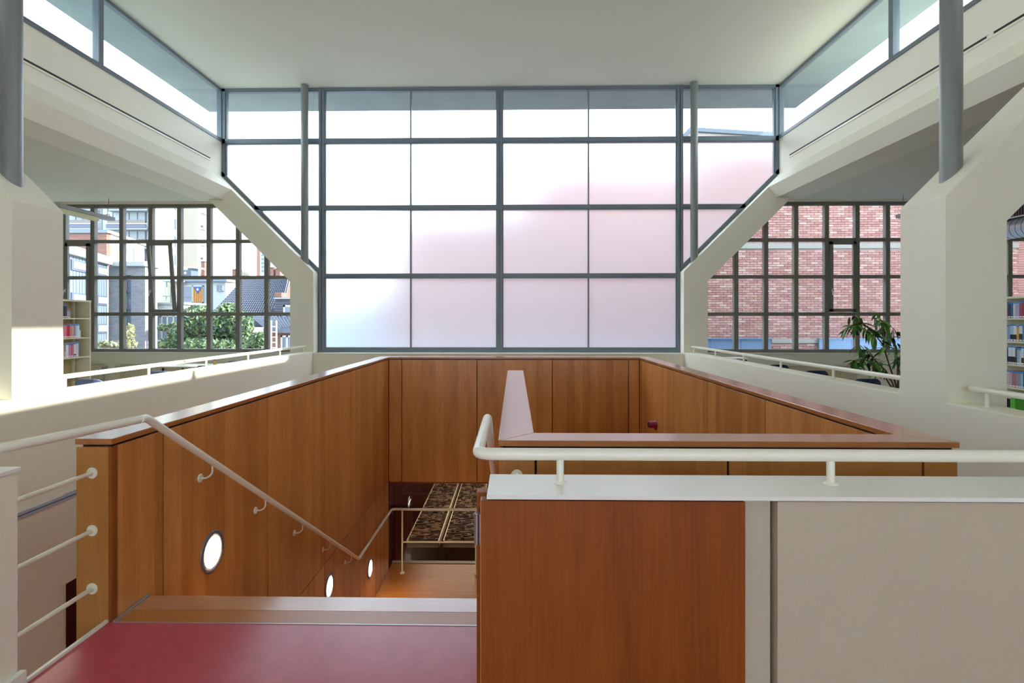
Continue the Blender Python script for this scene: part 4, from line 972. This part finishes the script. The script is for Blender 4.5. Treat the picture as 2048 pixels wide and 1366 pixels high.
# brick house with cream flank
Y = 40.
t = thing('brick_house', (onY(170, 600, Y).x, Y+4, GZ), 'red brick house with cream side wall below the balconies', 'building')
pbx(MB(), 40, 466, 213, 700, Y, .4, True).build('wall', M['red_brick'], t)
pbx(MB(), 38, 459.5, 214.5, 466, Y-.15, .6).build('coping', M['clad'], t)
Q0 = onY(213, 600, Y); dv = Vector((-.29, 1)).normalized(); z0 = onY(213, 466, Y).z
Q0.y += .22
Q1 = Vector((Q0.x, Q0.y))+dv*7.0
MB().obox((Q0.x, Q0.y), Q1, GZ, z0, .5).build('side_wall', M['cream_r'], t)
MB().obox((Q0.x, Q0.y), Q1, z0, z0+.22, .7, off=.15).build('side_coping', M['cream_r'], t)
def side_win(root, P, d, t0, t1, za, zb, gl='far_glass', fr='white_r'):
    P = Vector((P[0], P[1])); f = MB().obox(P+d*t0, P+d*t1, za, zb, .1, off=.06).build('window', M[fr], root)
    e = (t1-t0)*.1; MB().obox(P+d*(t0+e), P+d*(t1-e), za+.1, zb-.08, .1, off=.09).build('pane', M[gl], f)
def t_at(px, P, d):                   # where a pixel column meets the wall line
    r = ray(px, 600); k = r.x/r.y; return (k*P[1]-P[0])/(d.x-k*d.y)
for a, b, c, e in ((223.5, 487, 237.5, 500), (250.5, 495, 257, 506)):
    ta, tb = t_at(a, Q0, dv), t_at(b if False else c, Q0, dv); yy = Q0.y+dv.y*(ta+tb)/2
    side_win(t, Q0, dv, ta, tb, onY(a, e, yy).z, onY(a, b if b < e else e, yy).z, gl='zinc')
ta, tb = t_at(265.5, Q0, dv), t_at(276, Q0, dv); side_win(t, Q0, dv, ta, tb, onY(270, 527, 46).z, onY(270, 500, 46).z, gl='zinc', fr='zinc')
# metal clad house, angled
Qe = onY(217, 600, 31); d3 = Vector((-.37, 1)).normalized(); Pa = Vector((Qe.x, Qe.y))-d3*9
t = thing('clad_house', (Pa.x, Pa.y, GZ), 'grey blue metal clad house with strip windows outside the left window', 'building')
zt = onY(217, 530, 31).z
MB().obox(Pa, (Qe.x, Qe.y), GZ, zt, 6).build('wall', M['clad'], t)
MB().obox(Pa, (Qe.x, Qe.y), zt, zt+.42, 6.2, off=.25).build('fascia', M['white_r'], t)
for k in range(24):
    a = Pa+d3*(k*.375); MB().obox(a, a+d3*.018, GZ, zt, .02, off=.015).build('seam', M['balc'], t)
for zz in (onY(203, 543, 30).z, onY(203, 601, 30).z, onY(203, 657, 30).z):
    for a, b in ((141, 173), (192.5, 212)):
        ta, tb = t_at(a, Pa, d3), t_at(b, Pa, d3); side_win(t, Pa, d3, ta, tb, zz-.26, zz+.26, gl='far_pale', fr='balc')
MB().tube([(Qe.x+.12, Qe.y-.25, GZ), (Qe.x+.12, Qe.y-.25, zt)], .06, 10).build('downpipe', M['slab'], t)
# grey brick townhouse
Y = 31.2
t = thing('townhouse', (onY(255, 600, Y).x, Y+2, GZ), 'grey brick townhouse with a tall narrow window', 'building')
a, b = onY(217.5, 532, Y), onY(290, 532, Y)
wx0, wx1 = onY(237, 600, Y).x, onY(262, 600, Y).x; wz0, wz1 = onY(240, 690, Y).z, onY(240, 550.5, Y).z
MB().box(a.x, wx0, Y, Y+1.1, GZ, a.z).box(wx1, b.x, Y, Y+1.1, GZ, a.z).box(wx0, wx1, Y, Y+1.1, wz1, a.z).box(wx0, wx1, Y+.25, Y+1.1, GZ, wz1).build('wall', M['grey_brick'], t)
pbx(MB(), 219, 523, 288, 532, Y-.25, 1.6).build('coping', M['slab'], t)
for k in range(4):
    za = wz0+(wz1-wz0)*k/4; far_window(t, wx0, (wx0+wx1)/2, za+.02, za+(wz1-wz0)/4-.02, Y+.2, fr='balc', gl='zinc', t=.05); far_window(t, (wx0+wx1)/2, wx1, za+.02, za+(wz1-wz0)/4-.02, Y+.2, fr='balc', t=.05)
# white modern houses
Y = 33.
t = thing('white_house', (onY(310, 640, Y).x, Y+2, GZ), 'low white modern block with big sliding glass doors behind the tree', 'building')
pbx(MB(), 262, 606, 366, 700, Y, 2.5, True).build('wall', M['white_r'], t)
pbx(MB(), 254, 605, 368, 609, Y-.1, 2.7).build('coping', M['slab'], t)
pw(t, 285, 634, 306, 682, Y-.05, gl='far_pale', fr='slab'); pw(t, 289+18, 632, 322, 682, Y-.06, gl='zinc', fr='slab', t=.08); pw(t, 323, 631, 360, 680, Y-.06, mull=2, t=.07, gl='clad')
pbx(MB(), 262, 681, 366, 684, Y-.6, .6).build('terrace_slab', M['white_r'], t)
Y = 40.9
t = thing('white_house', (onY(330, 600, Y).x, Y+2, GZ), 'white upper house with slim grey window seen behind the tilted sash', 'building')
pbx(MB(), 296, 535, 357, 700, Y, .3, True).build('wall', M['cream_r'], t); pbx(MB(), 324, 561, 357, 563, Y-1, 1.0).build('canopy', M['slab'], t)
pw(t, 341.5, 572, 347, 606, Y-.05, fr='slab'); pbx(MB(), 325, 592, 357, 593, Y-1, .1).build('terrace_rail', M['balc'], t); pbx(MB(), 331, 563, 332.5, 602, Y-1, .12).build('canopy_post', M['slab'], t)
Y = 41.
t = thing('white_house', (onY(410, 600, Y).x, Y+3, GZ), 'white house with a striped flag hanging in its wide window', 'building')
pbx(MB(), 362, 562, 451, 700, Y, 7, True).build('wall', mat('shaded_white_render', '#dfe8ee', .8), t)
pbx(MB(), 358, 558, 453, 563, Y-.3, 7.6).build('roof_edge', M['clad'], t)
Qw = onY(451, 600, Y); d4 = Vector((-.1, 1)).normalized()
MB().obox((Qw.x, Qw.y), Vector((Qw.x, Qw.y))+Vector((.12, 1)).normalized()*6.5, GZ, onY(451, 562, Y).z, .4).build('side_wall', M['cream_r'], t)
pw(t, 364, 571, 407, 606, Y-.06, mull=1, t=.08); pw(t, 434, 569.5, 446, 582.5, Y-.06, fr='slab', gl='clad')
a, b = onY(386.5, 604, Y-.2), onY(405, 574, Y-.2)
fg = thing('flag', ((a.x+b.x)/2, Y-.2, a.z), 'yellow and red striped flag with blue triangle and white star in the white house window', 'flag')
n = 9
for k in range(n):
    x0 = a.x+(b.x-a.x)*k/n; MB().box(x0, x0+(b.x-a.x)/n, Y-.21, Y-.19, a.z, b.z).build('stripe', mat('flag_%d' % k, '#e3b23a' if k % 2 == 0 else '#c4503a', .7), fg)
xm = (a.x+b.x)/2
MB().prism([(a.x, b.z), (b.x, b.z), (xm, b.z-(b.x-a.x)*.72)], 'y', Y-.23, Y-.212).build('triangle', mat('flag_blue', '#2e62b0', .7), fg)
cz = b.z-(b.x-a.x)*.26; rr = (b.x-a.x)*.16
MB().prism([(xm+(rr if i % 2 == 0 else rr*.42)*math.sin(i*PI/5), cz+(rr if i % 2 == 0 else rr*.42)*math.cos(i*PI/5)) for i in range(10)], 'y', Y-.25, Y-.232).build('star', M['white'], fg)
# roof clutter
t = thing('roof_plant_box', (onY(374, 545, 44).x, 44, onY(374, 557, 44).z), 'grey ventilation box on the white house roof', 'vent')
pbx(MB(), 366, 535, 382, 557, 44, 1).build('casing', M['balc'], t); pbx(MB(), 364, 533.5, 390, 536, 43.9, 1.4).build('lid', M['white'], t)
for x, y in ((369, 538), (373, 538), (370, 546)):
    q = onY(x, y, 43.98); MB().lathe([(.0, 0), (.09, 0), (.1, .03)], q, (0, 1, 0), 12).build('fan_opening', M['white'], t)
for (a, b, c, e, lab) in ((464.5, 539, 475, 572, 'red brick chimney stack on the ridge beyond the white house'), (402, 523, 409, 556, 'slim dark brick chimney in front of the beige tower'), (540, 535, 547, 556, 'small dark chimney beyond the tiled roof, left one'), (551, 537, 560, 556, 'small dark chimney beyond the tiled roof, right one')):
    t = thing('chimney', (onY((a+c)/2, e, 49).x, 49.4, GZ), lab, 'chimney', 'chimneys on the far roofs')
    pbx(MB(), a, b, c, e, 49, .8, True).build('stack', M['red_brick'], t); pbx(MB(), a-.8, b-1.2, c+.8, b, 48.9, 1).build('cap_stone', M['slab'], t)
t = thing('flat_roof_house', (onY(500, 560, 51).x, 53, GZ), 'long low pale house with flat roof behind the tiled roof', 'building')
pbx(MB(), 452, 556, 600, 700, 51, 4, True).build('wall', M['cream_r'], t); pbx(MB(), 450, 552.5, 602, 556, 50.8, 4.4).build('roof_edge', M['clad'], t)
for k in range(5): pbx(MB(), 483+k*3.4, 541+k*1.2, 485.4+k*3.4, 553, 51.2, .3).build('chimney_pot', M['cream_r'], t)
# tiled roof house
Yr, Ye = 40., 33.
t = thing('tiled_house', (onY(520, 660, 35).x, 36, GZ), 'brick house with big blue grey pantile roof and a dormer', 'house')
rl, rr_ = onY(489, 558.5, Yr), onY(579, 558.5, Yr); el, er = onY(398, 655, Ye), onY(556, 655, Ye)
rows_, colsn = 22, 30; vs = []; fs = []
sub = 4; NC = colsn*sub; NR = rows_*2
nrm = (el-rl).cross(er-el).normalized()
if nrm.z < 0: nrm = -nrm
for j in range(NR+1):
    v = j/NR; v2 = (j//2)/rows_ if j % 2 == 0 else (j//2+1)/rows_
    lft = rl.lerp(el, v); rgt = rr_.lerp(er, v)
    for i in range(NC+1):
        u = i/NC; hgt = .11*math.sin(2*PI*i/sub)+.05*(1 if j % 2 else 0)
        vs.append(lft.lerp(rgt, u)+nrm*hgt)
for j in range(NR):
    for i in range(NC): a = j*(NC+1)+i; fs.append((a, a+NC+1, a+NC+2, a+1))
MB().add(vs, fs).build('roof', M['tile'], t)
MB().prism([(rl.y, rl.z-.1), (rl.y+5, GZ), (el.y+.3, GZ), (el.y+.3, el.z-.1)], 'x', el.x+.3, er.x).build('wall', M['red_brick'], t)
MB().tube([rl+Vector((0, 0, .05)), rr_+Vector((0, 0, .05))], .14, 10).build('ridge', M['tile'], t)
MB().box(el.x, er.x+.1, Ye-.15, Ye, el.z-.3, el.z+.02).build('fascia', M['white'], t)
gw_ = [er, rr_, Vector((rr_.x, rr_.y, GZ)), Vector((er.x, er.y, GZ))]; gv = [p_+Vector((.02, 0, -.05)) for p_ in gw_]+[p_+Vector((-.25, 0, -.15)) for p_ in gw_]
MB().add(gv, [(0, 3, 2, 1), (4, 5, 6, 7), (0, 1, 5, 4), (1, 2, 6, 5), (2, 3, 7, 6), (3, 0, 4, 7)]).build('gable_wall', M['cream_r'], t)
MB().prism([(rr_.x, rr_.z), (rr_.x+2.6, rr_.z-2.6), (rr_.x+2.6, GZ), (rr_.x, GZ)], 'y', 40.0, 40.4).build('rear_gable', M['cream_r'], t)
# annex with red tiled lean-to
Ya = 31.
a0, a1 = onY(500, 632, 32.5), onY(600, 632, 32.5); b0, b1 = onY(528, 656, Ya), onY(606, 656, Ya)
vs = []; fs = []; NC, NR = 64, 10
for j in range(NR+1):
    for i in range(NC+1): vs.append(a0.lerp(b0, j/NR).lerp(a1.lerp(b1, j/NR), i/NC)+Vector((0, 0, .05*math.sin(2*PI*i/4)+(.03 if j % 2 else 0))))
for j in range(NR):
    for i in range(NC): q_ = j*(NC+1)+i; fs.append((q_, q_+NC+1, q_+NC+2, q_+1))
MB().add(vs, fs).build('lean_to_roof', M['tile'], t)
MB().box(b0.x, b1.x, Ya-.1, Ya, b0.z-.28, b0.z).build('gutter', M['balc'], t)
pbx(MB(), 530, 662, 606, 700, Ya+.2, 2, True).build('annex_wall', M['red_brick'], t)
pw(t, 562, 671, 600, 702, Ya+.14, mull=2, t=.1); pw(t, 488, 669, 527, 692, Ye+.2, mull=2, t=.08)
pbx(MB(), 549, 596, 606, 642, 32.6, 3).build('dormer', mat('purple_grey_slats', '#6a6478', .6), t)
for k in range(8):
    p_, q_ = onY(549, 602+k*5, 32.55), onY(606, 601+k*5, 32.55); MB().box(p_.x, q_.x, 32.54, 32.62, p_.z, q_.z).build('dormer_slat', M['balc'], t)
pbx(MB(), 547.5, 595, 606, 598, 32.4, 3.3).build('dormer_roof', M['slab'], t); pw(t, 567, 610, 600, 638, 32.5, t=.12, mull=1)
pbx(MB(), 549.5, 585, 563, 596, 33.4, .8).build('chimney', M['red_brick'], t)
# white ladder
Yl = 30.6
t = thing('ladder', (onY(548, 690, Yl).x, Yl, GZ), 'white metal roof ladder against the brick annex', 'ladder')
xa, xb = onY(542.5, 660, Yl).x, onY(553, 660, Yl).x; zt = onY(548, 641, Yl).z
for x in (xa, xb): MB().box(x-.025, x+.025, Yl-.03, Yl+.03, GZ, zt).build('stile', M['white'], t)
k = 0; z = zt-.35
while z > GZ: MB().box(xa, xb, Yl-.02, Yl+.02, z-.02, z+.02).build('rung', M['white'], t); z -= .3

# ------------------------------------------------------------------ trees outside the left window
def tree(name, label, blobs, Y, trunk, nleaf, lsize, cols, seed, cat='tree'):
    rnd = random.Random(seed)
    bx = onY(trunk, 690, Y).x
    t = thing(name, (bx, Y, GZ), label, cat)
    mb = MB(); tones = []
    tot = sum(b[2]*b[3] for b in blobs)
    for (px, py, rx, ry) in blobs:
        c = onY(px, py, Y); sx, sz = rx*Y/F, ry*Y/F
        for _ in range(int(nleaf*rx*ry/tot)):
            while True:
                d = Vector((rnd.uniform(-1, 1), rnd.uniform(-1, 1), rnd.uniform(-1, 1)))
                if .25 < d.length <= 1: break
            d *= rnd.uniform(.75, 1)/max(d.length, .3) if rnd.random() < .6 else 1
            p = c+Vector((d.x*sx, d.y*min(sx, 1.6), d.z*sz)); s_ = lsize*rnd.uniform(.6, 1.3)
            a = Vector((rnd.gauss(0, 1), rnd.gauss(0, 1), rnd.gauss(0, 1))).normalized(); b = a.orthogonal().normalized()
            mb.add([p-a*s_, p+b*s_*.5, p+a*s_, p-b*s_*.5], [(0, 1, 2, 3)]); tones.append(rnd.random())
        MB().tube([(bx, Y, GZ+1), (bx, Y, c.z-sz*1.2), c], .09, 7, r2=.03).build('branch', M['stem'], t)
    f = tag(mb.build('foliage', randmat(name+'_leaf_'+str(seed), cols, .6, attr='tone'), t), kind='stuff')
    at = f.data.attributes.new('tone', 'FLOAT', 'FACE'); at.data.foreach_set('value', tones)
    MB().tube([(bx, Y, GZ), (bx, Y, GZ+2.2)], .16, 10, r2=.1).build('trunk', M['stem'], t)
GR = ['#56744a', '#6a8c50', '#425f40', '#84a060', '#3a5644', '#5c8058', '#98a868']
tree('leafy_tree', 'bushy green tree behind the middle panes of the left window', [(395, 640, 32, 30), (365, 675, 26, 24), (440, 650, 34, 30), (480, 650, 26, 28), (425, 690, 60, 20), (345, 690, 24, 14), (460, 622, 22, 16)], 24., 420, 9000, .12, GR, 3)
tree('leafy_shrub', 'low green shrub under the white framed windows of the tiled house', [(500, 684, 24, 14), (520, 680, 14, 16)], 27., 505, 1500, .12, GR, 5, 'shrub')
YE = ['#c9c49a', '#b5a878', '#a9b070', '#d8d2b0', '#8f8a5a']
tree('pale_shrub', 'thin yellowish shrub in front of the grey brick townhouse', [(207, 690, 10, 8), (232, 688, 14, 5), (272-12, 668, 8, 20), (262, 690, 10, 10)], 22., 240, 420, .1, YE, 8, 'shrub')
tree('terrace_plant', 'green plants behind the terrace glass of the white block', [(325, 655, 8, 6), (345, 652, 8, 6)], 31.5, 335, 260, .12, GR, 9, 'shrub')
